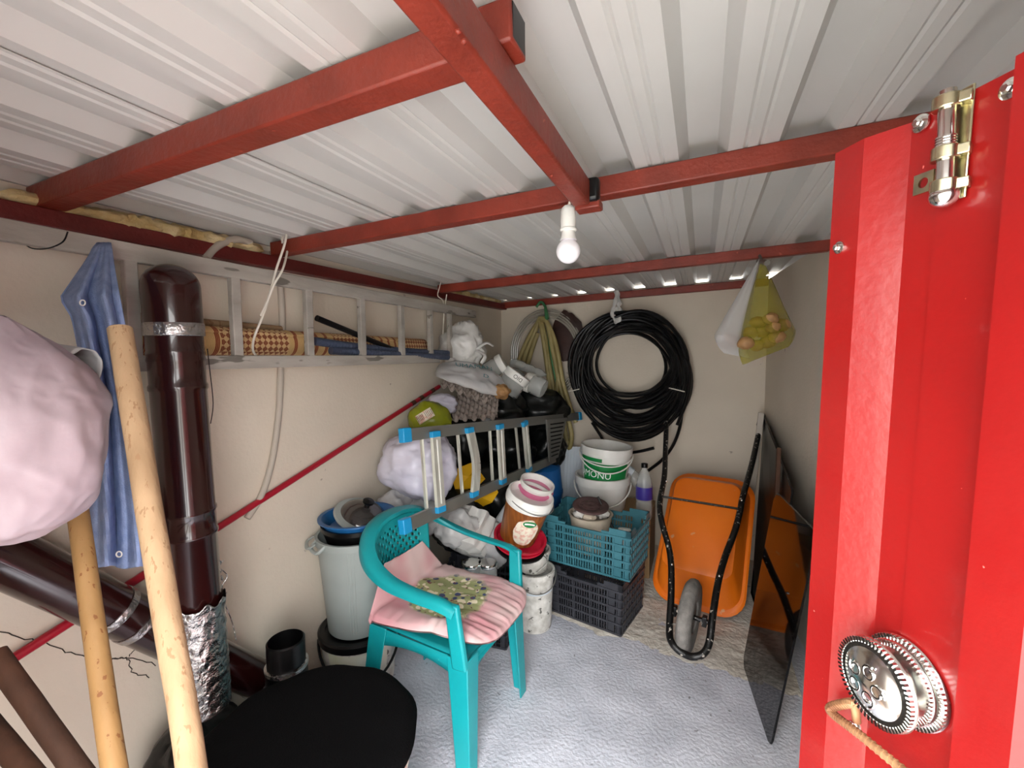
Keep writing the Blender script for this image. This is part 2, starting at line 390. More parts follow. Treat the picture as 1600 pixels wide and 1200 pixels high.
# ------------------------------------------------------------------ door leaf
dr = bpy.data.objects.new('door_1', None); col.objects.link(dr)
E0 = P(1290, 552, .47); U = V((.466, -.885, 0)).normalized(); NRM = V((-.885, -.466, 0)).normalized()
E0.z = 0; dr.location = E0; S(dr)
def uat(px):    # distance along the leaf where the pixel column meets it at eye height
    r = ray(px, 552); r.z = 0
    # E0+U*u = r*t
    det = U.x*(-r.y)-U.y*(-r.x); return (-E0.x*(-r.y)+E0.y*(-r.x))/det
def DP(px, py, off=0):   # point on the door leaf (plane offset off towards the room)
    r = ray(px, py); o = E0+NRM*off; t_ = (o-EYE).dot(NRM)/r.dot(NRM); return EYE+r*t_
TOP = DP(1350, 224).z
cols = [(uat(1289), .010), (uat(1330), .010), (uat(1374), -.0055), (uat(1416.5), -.0055), (uat(1418), -.004), (uat(1528), -.004), (uat(1542), .012), (uat(1640), .012)]
um = cols[-1][0]
for k in range(3):
    b = um+.02+k*.16; cols += [(b, -.004), (b+.09, -.004), (b+.11, .012), (b+.155, .012)]
g = G(); n = len(cols)
g.grid(lambda u, v: E0+U*cols[round(u*(n-1))][0]+NRM*cols[round(u*(n-1))][1]+V((0, 0, .02+v*(TOP-.02))), n, 2)
g.build('door_panel', m_door, dr, smooth=False, solid=.002, off=-1)
g = G(); q = E0+U*(cols[0][0]+.012)-NRM*.012
g.bar(q+V((0, 0, .02)), q+V((0, 0, TOP)), .024, .03, U); g.build('door_frame', m_beamdark, dr, bevel=.002)
q2 = E0-NRM*.026
g = G(); g.bar(q2+V((0, 0, TOP-.02)), q2+U*.6+V((0, 0, TOP-.02)), .028, .03); g.bar(q2+V((0, 0, .1)), q2+U*.6+V((0, 0, .1)), .028, .03); g.build('door_rail', m_beamdark, dr, bevel=.002)
DM = lambda px, py, off: frame(DP(px, py, off), U, V((0, 0, 1)), NRM)
for px, py, s in ((1414, 203, .85), (1545, 149, .85), (1297, 391, .7), (1336, 1128, .8)):
    off = .010 if px < 1330 else -.004
    g = G(); M = DM(px, py, off)
    g.lathe([(.0, -.001), (.0085*s, 0), (.0085*s, .0018), (.0055*s, .003), (.0, .003)], 20, M)
    g.lathe([(.0045*s, .003), (.0045*s, .0055), (.003*s, .0065), (.0, .0065)], 6, M); g.build('screw', m_chrome, dr)
# barrel bolt
bz = lambda px, py, off=-.004: DP(px, py, off)
g = G(); M = DM(1474, 233, -.003); g.box((0, .0, .001), (.014, .083, .002), M); pb = g.build('bolt_plate', m_brass, dr, bevel=.001)
a0, a1 = DP(1450, 166, .007), DP(1449, 306, .007)
AX = (a0-a1).normalized()
g = G(); g.tube([a0+V((0, 0, .006)), a1], .0055, 16); g.build('bolt_rod', m_chrome, dr)
g = G()
for k in range(6): c = a0.lerp(a1, .42+.028*k); g.tube([c, c+V((0, 0, .0012))], .0068, 16)
g.build('bolt_spring', m_chrome, dr)
for k in (.04, .58, .93):
    g = G(); c = a0.lerp(a1, k); g.tube([c-V((0, 0, .005)), c+V((0, 0, .005))], .009, 18); g.bar(c, c+U*.012-NRM*.008, .010, .008); g.build('bolt_guide', m_brass, dr, bevel=.001)
g = G(); g.ball(a1-V((0, 0, .002)), .0095, 16, 10); g.build('bolt_tip', m_chrome, dr)
c = DP(1421, 291, .008)
g = G(); M = frame(c, U, V((0, 0, 1)), NRM); R_ = [(-.008, -.008), (.008, -.008), (.008, .008), (-.008, .008)]
ring = [(.004*math.cos(a), .004*math.sin(a)) for a in [PI*1.25+i*PI/8 for i in range(16)]]
sq = []
for i in range(16):
    a = PI*1.25+i*PI/8; k = .008/max(abs(math.cos(a)), abs(math.sin(a))); sq.append((k*math.cos(a), k*math.sin(a)))
vs = [(x, y, z) for z in (0, .002) for x, y in ring]+[(x, y, z) for z in (0, .002) for x, y in sq]
fs = []
for i in range(16):
    j = (i+1) % 16
    fs += [(i, j, 32+j, 32+i), (16+i, 48+i, 48+j, 16+j), (i, 16+i, 16+j, j), (32+i, 32+j, 48+j, 48+i)]
g.add(vs, fs, M); g.build('bolt_tab', m_brass, dr, smooth=False)
# knob with milled rims
kc = DP(1412, 1054, -.004); KM = frame(kc, U, V((0, 0, 1)), NRM)
def milled(name, r, z, h, n=60):
    g = G(); g.lathe([(0, z), (r*.94, z), (r, z+h*.3), (r*.98, z+h*.6), (r*.88, z+h), (0, z+h)], 48, KM)
    o = g.build(name, m_chrome, dr)
    g = G()
    for i in range(n):
        a = 2*PI*i/n; M = KM @ Matrix.Rotation(a, 4, 'Z') @ Matrix.Translation((r*.92, 0, z+h*.82)); g.box((0, 0, 0), (r*.12, r*.055, h*.5), M)
    g.build('milling', m_chrome, o, smooth=False)
milled('knob_rose', .0375, 0, .006); milled('knob_collar', .033, .007, .006)
g = G(); g.lathe([(.017, .010), (.015, .02), (.017, .026)], 32, KM); g.build('knob_neck', m_chrome, dr)
milled('knob_rim', .0365, .026, .008)
g = G(); g.lathe([(.031, .033), (.026, .0345), (.024, .036), (.012, .041), (0, .042)], 40, KM)
for k in range(5):
    a = 2*PI*k/5; g.tube([(.012*math.cos(a)+.007*math.cos(a+q)*(1-q/12), .012*math.sin(a)+.007*math.sin(a+q)*(1-q/12), .0405) for q in [i*.5 for i in range(14)]], .0012, 6, M=KM)
g.build('knob_face', m_chrome, dr)
# bent rebar hook
pts = [DP(1336, 1122, .012), DP(1332, 1098, .016), DP(1326, 1093, .018), DP(1297, 1101, .020), DP(1300, 1112, .020), DP(1340, 1142, .016), DP(1420, 1205, .012), DP(1470, 1245, .012)]
g = G(); pp = catmull(pts, 10); g.tube(pp, .0037, 10); hk = g.build('rebar_hook', m_rust, dr)
g = G()
for i in range(14, len(pp)-1, 1):
    d = (pp[i+1]-pp[i]).normalized(); g.tube([pp[i]-d*.0007, pp[i]+d*.0007], .0044, 8)
g.build('rebar_rib', m_rust, hk)
pv = E0+V((0, 0, 1.06))
dr.matrix_basis = Matrix.Translation(pv) @ Matrix.Rotation(.023, 4, -NRM) @ Matrix.Translation(-pv) @ Matrix.Translation(E0)
# ================================================================== left wall: ladder, mat, hoses, pole
LX = -1.46
def LP(x, y): return PX(x, y, LX)
yr = lambda px, py: LP(px, py).y
t = T('wall_ladder', 'long weathered grey wooden ladder hung sideways along the left wall', 'ladder', (LX, 1.5, 1.46))
zt, zb = 1.79, 1.478
g = G(); g.bar((LX, .12, zt), (LX, 2.72, zt-.012), .028, .05); g.build('rail', m_ladder, t, bevel=.003)
g = G(); g.bar((LX, .12, zb+.005), (LX, 2.25, zb-.005), .028, .045); g.build('rail', m_ladder, t, bevel=.003)
for px, py in ((205, 470), (368, 495), (482, 505), (565, 508), (627, 510), (672, 512), (702, 505)):
    y = yr(px, py)
    g = G(); g.bar((LX, y, zb-.0), (LX, y, zt+.0), .024, .032, (0, 1, 0)); g.build('rung', m_ladder, t, bevel=.003)
# rolled straw mat behind the ladder
mm = bpy.data.materials.new('woven straw mat'); mm.use_nodes = True
n = mm.node_tree.nodes; L = mm.node_tree.links; p = n['Principled BSDF']; p.inputs['Roughness'].default_value = .8
tc = n.new('ShaderNodeTexCoord'); mp = n.new('ShaderNodeMapping'); mp.inputs['Rotation'].default_value = (PI/4, 0, 0); L.new(tc.outputs['Object'], mp.inputs[0])
ck = n.new('ShaderNodeTexChecker'); ck.inputs['Scale'].default_value = 62; L.new(mp.outputs[0], ck.inputs[0])
ck.inputs['Color1'].default_value = lin('7a2d1c'); ck.inputs['Color2'].default_value = lin('d9b98a')
wv = n.new('ShaderNodeTexWave'); wv.bands_direction = 'Y'; wv.inputs['Scale'].default_value = .62; wv.inputs['Phase Offset'].default_value = 1.2; L.new(tc.outputs['Object'], wv.inputs[0])
wv2 = n.new('ShaderNodeTexWave'); wv2.bands_direction = 'Y'; wv2.inputs['Scale'].default_value = 6; L.new(tc.outputs['Object'], wv2.inputs[0])
wv3 = n.new('ShaderNodeTexWave'); wv3.bands_direction = 'Y'; wv3.inputs['Scale'].default_value = 60; L.new(tc.outputs['Object'], wv3.inputs[0])
def gt(a, v): q = n.new('ShaderNodeMath'); q.operation = 'GREATER_THAN'; q.inputs[1].default_value = v; L.new(a, q.inputs[0]); return q.outputs[0]
def mx(f, a, b):
    x = n.new('ShaderNodeMix'); x.data_type = 'RGBA'; L.new(f, x.inputs['Factor'])
    for k, c in (('A', a), ('B', b)):
        if isinstance(c, str): x.inputs[k].default_value = lin(c)
        else: L.new(c, x.inputs[k])
    return x.outputs['Result']
st = mx(gt(wv2.outputs['Fac'], .8), 'd3b27c', '8a3b22')
c = mx(gt(wv.outputs['Fac'], .45), st, ck.outputs[0])
c = mx(gt(wv3.outputs['Fac'], .85), c, 'b08a58')
L.new(c, p.inputs['Base Color'])
bn = n.new('ShaderNodeBump'); bn.inputs['Strength'].default_value = .4; bn.inputs['Distance'].default_value = .004; L.new(wv3.outputs['Fac'], bn.inputs['Height']); L.new(bn.outputs[0], p.inputs['Normal'])
g = G()
def mf(u, v):     # spiral roll
    y = .72+u*(2.22-.72); a = v*2*PI*2.0+.6; r = .048-.010*v
    return V((-1.553+r*math.cos(a), y, zb+.075-.012*u+r*1.12*math.sin(a)))
g.grid(mf, 40, 60)
tag(g.build('straw_mat', mm, solid=.003), 'rolled straw mat with brown diamond pattern behind the wooden ladder', 'mat')
g = G(); g.tube([(-1.590, .72, zb+.145), (-1.588, 1.28, zb+.13)], .014, 10); tag(g.build('bamboo_cane', m_wood), 'thin pale cane lying on top of the rolled straw mat', 'cane')
g = G(); a, b = PX(495, 497, -1.485), PX(655, 563, -1.492); g.tube([a, b], .013, 12); tag(g.build('black_pipe', m_black), 'straight black pipe sloping across the rolled mat behind the ladder', 'pipe')
def hosepipe(pts, label, m):
    g = G(); pp = catmull([PX(x, y, -1.495+dx) for x, y, dx in pts], 8); g.tube(pp, .0165, 14, cap=False)
    for i in range(0, len(pp)-1):
        for q in (.25, .75):
            c = pp[i].lerp(pp[i+1], q); d = (pp[i+1]-pp[i]).normalized(); g.tube([c-d*.004, c+d*.004], .018, 12)
    return tag(g.build('suction_hose', m, solid=.002), label, 'hose', 'slate blue hoses on the ladder')
hosepipe([(490, 533, 0), (560, 542, .0), (640, 549, .01), (700, 552, .03)], 'upper slate blue ribbed hose resting in the wooden ladder', m_bluepipe)
hosepipe([(517, 548, .0), (570, 551, .02), (640, 555, .03), (700, 558, .05)], 'lower slate blue ribbed hose with open end by the ladder rung', m_bluepipe)
g = G(); g.tube([PX(686, 604, -1.600), PX(0, 1042, -1.600)], .0125, 12)
rp = g.build('broom_pole', m_pole); tag(rp, 'long red pole leaning diagonally along the left wall', 'pole')
g = G(); a, b = PX(686, 604, -1.600), PX(-60, 1081, -1.600); d = (b-a)
for k in (.03, .09, .13):
    g = G(); g.tube([a+d*k, a+d*(k+.018)], .0132, 12); g.build('tape_mark', m_wooddark, rp)
cpts = [(425, 392), (436, 430), (441, 500), (439, 560), (436, 640), (425, 720), (408, 775), (386, 810)]
g = G(); g.tube(catmull([PX(x, y, -1.602) for x, y in cpts], 8), .0125, 12)
tag(g.build('conduit', m_conduit), 'grey cable conduit curving down the left wall from the beam', 'conduit')
g = G(); g.tube(catmull([PX(x, y, -1.56) for x, y in ((322, 402), (335, 388), (352, 378), (372, 374), (392, 380))], 8), .013, 12)
tag(g.build('conduit', m_conduit), 'short grey conduit arching over the left wall beam beside the foam', 'conduit')
# cords tying the ladder up
def cord(name, strands, r, m, label, cat='cord'):
    g = G()
    for s in strands: g.tube(catmull([P(*q) for q in s], 6), r, 8)
    return tag(g.build(name, m), label, cat)
cord('tie_cord', [[(444, 396, 1.74), (441, 372, 1.66), (447, 366, 1.62), (444, 384, 1.60), (432, 420, 1.60), (424, 450, 1.60), (412, 490, 1.60), (398, 525, 1.60), (395, 545, 1.60), (400, 556, 1.62)],
                  [(449, 393, 1.66), (442, 420, 1.60), (428, 445, 1.59), (418, 470, 1.595), (408, 492, 1.59), (411, 486, 1.6)]], .0042, m_rope, 'white knotted cord tying the wooden ladder to the roof beam')
cord('tie_cord', [[(690, 436, 2.72), (687, 448, 2.68), (684, 462, 2.68), (692, 470, 2.7), (693, 488, 2.72)], [(698, 460, 2.7), (694, 490, 2.72), (692, 522, 2.74)]], .003, m_rope, 'thin white cord hanging from the roof beam at the far end of the wooden ladder')
cord('loose_wire', [[(35, 378, 1.05), (50, 388, 1.05), (75, 388, 1.05), (98, 378, 1.05), (106, 362, 1.05)]], .0016, m_black, 'thin dark wire poking out near the top of the left wall', 'wire')
cord('loose_wire', [[(324, 545, 1.30), (328, 580, 1.32), (333, 630, 1.34), (329, 662, 1.34)]], .0014, m_black, 'thin wire dangling beside the brown stovepipe', 'wire')
# ================================================================== stovepipes
ptop, pbot = P(268, 470, 1.235), P(312, 1105, 1.235)
ptop = PX(269, 470, -1.365); pbot = PX(318, 1105, -1.365)
ax = (ptop-pbot).normalized(); pr_ = .067
t = T('stovepipe', 'tall dark brown stovepipe with a domed top standing against the left wall', 'stovepipe', pbot)
sd = ax.cross(V((0, 1, 0))).normalized(); PM = frame(pbot, sd, ax.cross(sd), ax); Lp = (ptop-pbot).length
h = lambda px, py: (PX(px, py, -1.365)-pbot).dot(ax)
hb = h(272, 513)
g = G(); g.lathe([(pr_, 0), (pr_, h(300, 835)), (pr_+.003, h(300, 833)), (pr_+.003, h(300, 829)), (pr_, h(300, 826)), (pr_, h(300, 800)), (pr_+.003, h(300, 797)), (pr_+.003, h(300, 793)), (pr_, h(300, 790)),
                  (pr_, h(285, 610)), (pr_+.003, h(285, 607)), (pr_+.003, h(285, 602)), (pr_, h(285, 598)), (pr_, h(280, 566)), (pr_+.002, h(280, 562)), (pr_, h(280, 556)), (pr_+.002, h(280, 552)), (pr_, h(280, 548)), (pr_, hb)], 40, PM); g.build('pipe_body', m_pipe, t, ang=60)
g = G()
dome = [(pr_+.002, hb-.002), (pr_+.002, hb+.115)]+[((pr_+.002)*math.cos(a), hb+.115+.062*math.sin(a)) for a in [i*PI/18 for i in range(1, 10)]]
g.lathe(dome, 40, PM); g.build('pipe_cap', m_pipe, t, ang=60)
g = G(); g.lathe([(pr_+.003, hb-.022), (pr_+.005, hb-.02), (pr_+.0045, hb+.012), (pr_+.003, hb+.014)], 40, PM); g.build('foil_band', m_foil, t)
g = G()
def fo(u, v):
    a = 2*PI*u; top = h(312, 935)+.02*noise.noise(V((math.cos(a)*3, math.sin(a)*3, 1)))+.055*max(0, math.cos(a-.5))**6
    z = .005+v*(top-.005); r = pr_+.005+.004*noise.noise(V((math.cos(a)*5, math.sin(a)*5, z*45)))+(.006*v**14)
    return PM @ V((r*math.cos(a), r*math.sin(a), z))
g.grid(fo, 60, 50, cu=True); g.build('foil_wrap', m_foil, t, solid=.001)
g = G(); base = PX(345, 930, -1.35)
g.tube(catmull([PX(x, y, -1.36) for x, y in ((350, 875), (342, 885), (355, 900), (345, 920), (352, 945), (362, 970), (369, 1000))], 5), .0016, 6)
for k in range(4): g.ball(PX(345+random.uniform(-4, 8), 880+k*12, -1.35), (.006, .006, .010), 8, 6, crumple(k, .3, .2))
g.build('foil_scrap', m_foil, t)
# sloping pipe behind it
a, b = PX(-40, 846, -1.515), PX(404, 1062, -1.515)
t = T('stovepipe', 'dark brown stovepipe sloping down behind the upright pipe', 'stovepipe', b)
g = G(); g.tube([a, b], .062, 40, cap=True); g.build('pipe_body', m_pipe, t, ang=60)
d = (b-a)
def rings(px, py): q = PX(px, py, -1.515); return (q-a).dot(d)/d.length_squared
for px, py, wd in ((182, 948, .022), (214, 968, .022), (402, 1062, .02)):
    k = rings(px, py); c = a+d*k; e = d.normalized()*wd/2
    g = G(); g.tube([c-e, c+e], .0645, 40); g.build('foil_band', m_foil, t)
# black elbow in the corner
eb = PZ(455, 1120, .0); eb = P(450, 1085, 1.60); eb.z = 0
t = T('elbow_pipe', 'small glossy black stovepipe elbow standing by the white bucket', 'stovepipe', eb)
M = Matrix.Translation(eb)
g = G(); g.lathe([(.070, 0), (.070, .37), (.066, .37)], 32, M); g.build('lower_pipe', m_pipe if 0 else m_black, t)
g = G(); g.lathe([(.064, .36), (.064, .47), (.059, .475), (.059, .38), (0, .38)], 32, M); g.build('upper_pipe', m_black, t)
g = G(); g.lathe([(.066, .37), (.073, .372), (.073, .384), (.066, .386)], 32, M); g.build('clamp_ring', m_foil, t)
g = G(); g.tube(catmull([eb+V((.0, 0, .25)), eb+V((.05, .02, .28)), eb+V((.10, .03, .24)), eb+V((.12, .04, .15))], 6), .05, 20); g.build('side_branch', m_black, t)
# ================================================================== near left: shirt, bag, poles
g = G(); hang = P(160, 382, 1.0)
def shirt(u, v):    # u across, v down
    y = 380+v*505; 
    if v < .17: l = 152-(v/.17)*60
    elif v < .24: l = 92+(v-.17)/.07*22
    else: l = 114+min(1, (v-.24)/.25)*24+8*(v-.49)
    r = 172+v*97-10*max(0, v-.85)*6
    px = l+(r-l)*u; amp = .022*min(1, v*5)
    dd = 1.0+.14*max(0, 1-v*6)+amp*math.sin(u*15+v*2.2)+.012*math.sin(u*31+v*4)*min(1, v*3)+.02*noise.noise(V((u*3, v*4, 1)))
    yy = y+(14*noise.noise(V((u*3, 2, 2))) if v > .95 else 0)
    return P(px, yy, dd)
g.grid(shirt, 60, 50)
t = g.build('blue_cloth', m_denim, solid=.003); tag(t, 'faded blue cotton cloth hanging from the wooden ladder', 'cloth')
for px, py in ((186, 866), (129, 473)):
    g = G(); q = P(px, py, .955); M = frame(q, rt, up, -fw); g.tube([M @ V((.006*math.cos(k), .006*math.sin(k), 0)) for k in [i*PI/8 for i in range(16)]], .0014, 6, closed=True); g.build('button', m_white, t)
def pole(name, p1, p2, r, m, label, zend=.02, topext=0, maxlen=1.75):
    a, b = P(*p1), P(*p2); d = (b-a); a = a-d*topext; k = (zend-a.z)/d.z; k = min(max(k, 0), maxlen/d.length); e = a+d*k
    N = 30; pts = [a.lerp(e, i/N)+V((.002*noise.noise(V((i*.4, r*99, 0))), .002*noise.noise(V((i*.4, 7, 0))), 0)) for i in range(N+1)]
    rr = [r*.86]+[r]*(N); pts.insert(1, a.lerp(e, .002)); rr.insert(1, r)
    g = G(); g.tube(pts, rr, 20); return tag(g.build(name, m), label, 'tool handle', 'wooden tool handles at the left')
pole('tool_handle', (187, 512, .80), (300, 1200, .63), .0185, m_wood, 'thick pale wooden tool handle standing in front of the blue cloth')
pole('tool_handle', (122, 800, .86), (178, 1200, .70), .0165, m_woodwarm, 'yellowish wooden tool handle rising behind the pale pink bag', topext=.3)
pole('tool_handle', (8, 1045, .84), (130, 1215, .80), .0185, m_wooddark, 'dark brown wooden tool handle leaning low at the bottom left', topext=.15, maxlen=.9)
pole('tool_handle', (-20, 1130, .84), (60, 1225, .80), .0185, m_wooddark, 'second dark tool handle lowest in the bottom left corner', topext=.1, maxlen=.55)
g = G(); bc = P(2, 668, .70); cr = crumple(11, .16, .03, 1.6)
BM = frame(bc, rt, up, -fw)
def pb_(d):
    k = 1+.10*noise.noise(d*1.5+V((4, 2, 1)))+.03*noise.noise(d*3+V((1, 8, 2)))
    f_ = lambda q: 1-2*abs(noise.noise(q))
    s = f_(V((d.x*2.2+d.y*1.2, d.y*1.4, d.z*1.5))+V((3, 3, 3)))*.035+f_(V((d.x*5-d.y*3, d.y*4+d.x*2, d.z*4))+V((6, 1, 3)))*.010+f_(d*9)*.0015
    return k+s
def bagpt(u, v):
    a = 2*PI*u; b = PI*(.01+.98*v)
    d = V((math.cos(a)*math.sin(b), math.cos(b), math.sin(a)*math.sin(b)))
    e = lambda x, p: math.copysign(abs(x)**p, x)
    return BM @ V((.125*e(d.x, .75)*(1-.10*d.y), .165*e(d.y, .75)+.0*d.x-.035*d.x*max(0, d.y), .11*e(d.z, .9)))*1 if False else BM @ (V((.128*e(d.x, .75)*(1-.12*d.y), .172*e(d.y, .8)-.085*max(0, d.x)*max(0, d.y), .11*d.z))*pb_(d))
g.grid(bagpt, 150, 110, cu=True)
tag(g.build('plastic_bag', m_pinkbag), 'big full pale pink plastic bag hanging at the left edge', 'bag')
g = G(); c0, c1 = P(30, 552, .86), P(134, 562, .83); dd = (c1-c0)
sdx = dd.normalized().cross(V((0, 0, 1))).normalized()
def slv(u, v):
    a = 2*PI*u; r = .030*(1+.12*noise.noise(V((math.cos(a)*2, math.sin(a)*2, v*2))))
    return c0+dd*v+sdx*r*.9*math.cos(a)+V((0, 0, 1))*r*(1.05*math.sin(a))-V((0, 0, .012))*v
g.grid(slv, 40, 14, cu=True)
tag(g.build('grey_sleeve', m_grey, solid=.002), 'crumpled grey plastic sleeve with open end sticking out behind the pink bag', 'sleeve')
# ================================================================== black stool
sc_ = V((-.985, .824, 0)); M = Matrix.Translation(sc_)
t = T('drum_stool', 'big round drum topped with a black cloth in front of the turquoise chair', 'drum', sc_)
g = G(); g.lathe([(.25, 0), (.268, .10), (.268, .33), (.255, .37), (0, .37)], 48, M); g.build('drum_body', m_sack, t)
g = G(); g.lathe([(.27, .33), (.274, .335), (.274, .385), (.268, .388), (0, .388)], 48, M); g.build('cloth_band', m_cream, t)
g = G()
def tp(u, v):
    a = 2*PI*u; r = .284*v; e = max(0, (v-.93)/.07); r2 = r*(1+.012*math.sin(a*9)*v+.01*noise.noise(V((math.cos(a)*3, math.sin(a)*3, 0))))
    return M @ V((r2*math.cos(a), r2*math.sin(a), .421+.004*noise.noise(V((r2*math.cos(a)*12, r2*math.sin(a)*12, 1)))-.012*e*e))
g.grid(tp, 72, 24, cu=True); g.build('black_cloth_top', m_blackcloth, t, solid=.024)
def binbag(name, c, r, seed, label, m=m_blackbag, cat='bag', group=None, amp=.14, fine=.06, knot=None, nu=44, nv=30, kn=.5):
    g = G(); cr = crumple(seed, amp, fine, 2.0, knot, kn)
    g.ball(c, r, nu, nv, cr)
    zmin = min(p.z for p in g.v)
    if c[2]-r[2] < .02:
        for p in g.v: p.z = max(p.z, .004)
    return tag(g.build(name, m, ang=70), label, cat, group)
binbag('garbage_bag', (-1.42, .80, .17), (.13, .17, .19), 21, 'small black bag on the floor under the upright stovepipe', group='black bags')
# ================================================================== turquoise armchair
CH = Matrix.Translation(V((-.965, 1.51, 0))) @ Matrix.Rotation(-PI/2-math.radians(4), 4, 'Z') @ Matrix.Diagonal((.87, 1.0, 1.0, 1))   # local +y faces the doorway side
t = T('plastic_armchair', 'turquoise plastic armchair with a perforated back holding a pink cushion', 'chair', M=CH)
g = G()
def seat(u, v):
    x = (u-.5)*(.46-.05*(1-v)); y = -.22+v*.47; z = .415-.015*math.sin(PI*u)*math.sin(PI*v)-.035*max(0, v-.88)/.12
    return V((x, y, z))
g.grid(seat, 16, 16); g.build('seat', m_teal, t, solid=.008)
# skirt under the seat
g = G()
def skirt(u, v):
    pts = [(-.225, -.22), (-.24, .24), (.24, .24), (.225, -.22), (-.225, -.22)]
    k = min(3, int(u*4)); f = u*4-k; a, b = pts[k], pts[k+1]
    drop = .085-.045*math.sin(PI*f)
    return V((a[0]+(b[0]-a[0])*f, a[1]+(b[1]-a[1])*f, .412-v*drop))
g.grid(skirt, 49, 3); g.build('seat_skirt', m_teal, t, solid=.007)
def leg(sx, sy, x0, y0, x1, y1, ztop, w0=.088, w1=.06):
    g = G(); th = .007
    def L(x, y, w, z): # L-section, corner at (x,y), flanges run inward
        ix, iy = -sx*w, -sy*w
        return [(x, y, z), (x+ix, y, z), (x+ix, y-sy*th, z), (x-sx*th, y-sy*th, z), (x-sx*th, y+iy, z), (x, y+iy, z)]
    A = L(x0, y0, w0, ztop); B = L(x1, y1, w1, 0.0)
    f = [(0, 1, 2, 3, 4, 5), (11, 10, 9, 8, 7, 6)]+[(i, i+6, (i+1) % 6+6, (i+1) % 6) for i in range(6)]
    g.add(A+B, f if sx*sy > 0 else [q[::-1] for q in f]); g.build('leg', m_teal, t, bevel=.006)
for sx in (-1, 1):
    leg(sx, 1, sx*.252, .25, sx*.265, .262, .42)
    leg(sx, -1, sx*.235, -.228, sx*.265, -.275, .42)
    g = G(); g.bar((sx*.252, .222, .39), (sx*.278, .205, .635), .03, .062, (0, 1, 0), .028, .055); g.build('arm_post', m_teal, t, bevel=.008)
half = [(.28, .225, .622), (.287, .16, .640), (.292, .05, .648), (.290, -.07, .665), (.270, -.17, .70), (.225, -.235, .745), (.155, -.272, .782), (.07, -.288, .797), (0, -.291, .80)]
path = catmull([(-x, y, z) for x, y, z in half]+[h_ for h_ in half[::-1][1:]], 6)
g = G(); n = len(path); sec = []
prof = [(-.026, -.004), (-.022, .004), (0, .009), (.018, .003), (.025, -.010), (.027, -.027), (.022, -.027), (.019, -.012), (0, -.001), (-.020, -.010)]
for i, p in enumerate(path):
    tg = (path[min(i+1, n-1)]-path[max(i-1, 0)]).normalized(); out = V((p.x, p.y-.02, 0)); out = (out-tg*out.dot(tg)).normalized(); upv = tg.cross(out)
    if upv.z < 0: upv = -upv
    k = 1+.75*max(0, 1-abs(i-n/2)/(n*.36))
    sec += [p+out*a*k+upv*b*(1+.9*(k-1)) for a, b in prof]
m_ = len(prof)
fs = [(i*m_+k, i*m_+(k+1) % m_, (i+1)*m_+(k+1) % m_, (i+1)*m_+k) for i in range(n-1) for k in range(m_)]+[tuple(range(m_)), tuple((n-1)*m_+k for k in range(m_))[::-1]]
g.add(sec, fs); g.build('arm_band', m_teal, t, ang=50)
g = G(); NU, NV = 60, 60
def back(u, v):
    x = (u-.5)*2; yb = -.276+.05*abs(x)**2.2; wd = .155+.055*v
    return V((x*wd, yb-.008+.055*(1-v)+.0*v, .405+v*(.785-.405-.055*abs(x)**3)))
g.grid(back, NU, NV, skip=lambda i, j: 6 < i < NU-8 and 20 < j < NV-8 and ((i % 6 in (0, 1) and j % 6 in (0, 1)) or (i % 6 in (3, 4) and j % 6 in (3, 4))))
g.build('backrest', m_teal, t, solid=.005)
# cushion: a flat floral pad folded up against the back
mc = bpy.data.materials.new('floral cushion'); mc.use_nodes = True
n = mc.node_tree.nodes; L = mc.node_tree.links; p = n['Principled BSDF']; p.inputs['Roughness'].default_value = .95; p.inputs['Specular IOR Level'].default_value = .1
tc = n.new('ShaderNodeTexCoord'); sx_ = n.new('ShaderNodeSeparateXYZ'); 
nz = n.new('ShaderNodeTexNoise'); nz.inputs['Scale'].default_value = 9; nz.inputs['Detail'].default_value = 4; L.new(tc.outputs['Object'], nz.inputs[0])
va = n.new('ShaderNodeVectorMath'); va.operation = 'MULTIPLY_ADD'; va.inputs[1].default_value = (.11, .11, 0); L.new(nz.outputs['Color'], va.inputs[0]); L.new(tc.outputs['Object'], va.inputs[2])
dm = n.new('ShaderNodeVectorMath'); dm.operation = 'MULTIPLY'; dm.inputs[1].default_value = (1.0, 1.05, 0); 
sb = n.new('ShaderNodeVectorMath'); sb.operation = 'SUBTRACT'; sb.inputs[1].default_value = (.06, .07, 0); L.new(va.outputs[0], sb.inputs[0]); L.new(sb.outputs[0], dm.inputs[0])
ln = n.new('ShaderNodeVectorMath'); ln.operation = 'LENGTH'; L.new(dm.outputs[0], ln.inputs[0])
def lt(a, v, w_=.012): q = n.new('ShaderNodeMapRange'); q.inputs['From Min'].default_value = v-w_; q.inputs['From Max'].default_value = v+w_; q.inputs['To Min'].default_value = 1; q.inputs['To Max'].default_value = 0; L.new(a, q.inputs['Value']); return q.outputs[0]
def mul(a, b): q = n.new('ShaderNodeMath'); q.operation = 'MULTIPLY'; L.new(a, q.inputs[0]); L.new(b, q.inputs[1]); return q.outputs[0]
patch = lt(ln.outputs['Value'], .185)
def flowers(scale, rad): q = n.new('ShaderNodeTexVoronoi'); q.inputs['Scale'].default_value = scale; L.new(va.outputs[0] if scale > 25 else tc.outputs['Object'], q.inputs[0]); return lt(q.outputs['Distance'], rad, .03)
pk = n.new('ShaderNodeTexNoise'); pk.inputs['Scale'].default_value = 4; L.new(tc.outputs['Object'], pk.inputs[0])
pm = n.new('ShaderNodeMapRange'); pm.inputs['From Min'].default_value = .45; pm.inputs['From Max'].default_value = .7; L.new(pk.outputs['Fac'], pm.inputs['Value'])
c = mx(pm.outputs[0], 'd6bcba', 'cc8e96')
c = mx(patch, c, 'a3a878')
c = mx(mul(patch, flowers(27, .34)), c, 'e6dcc0')
c = mx(mul(patch, flowers(21, .30)), c, '4a5374')
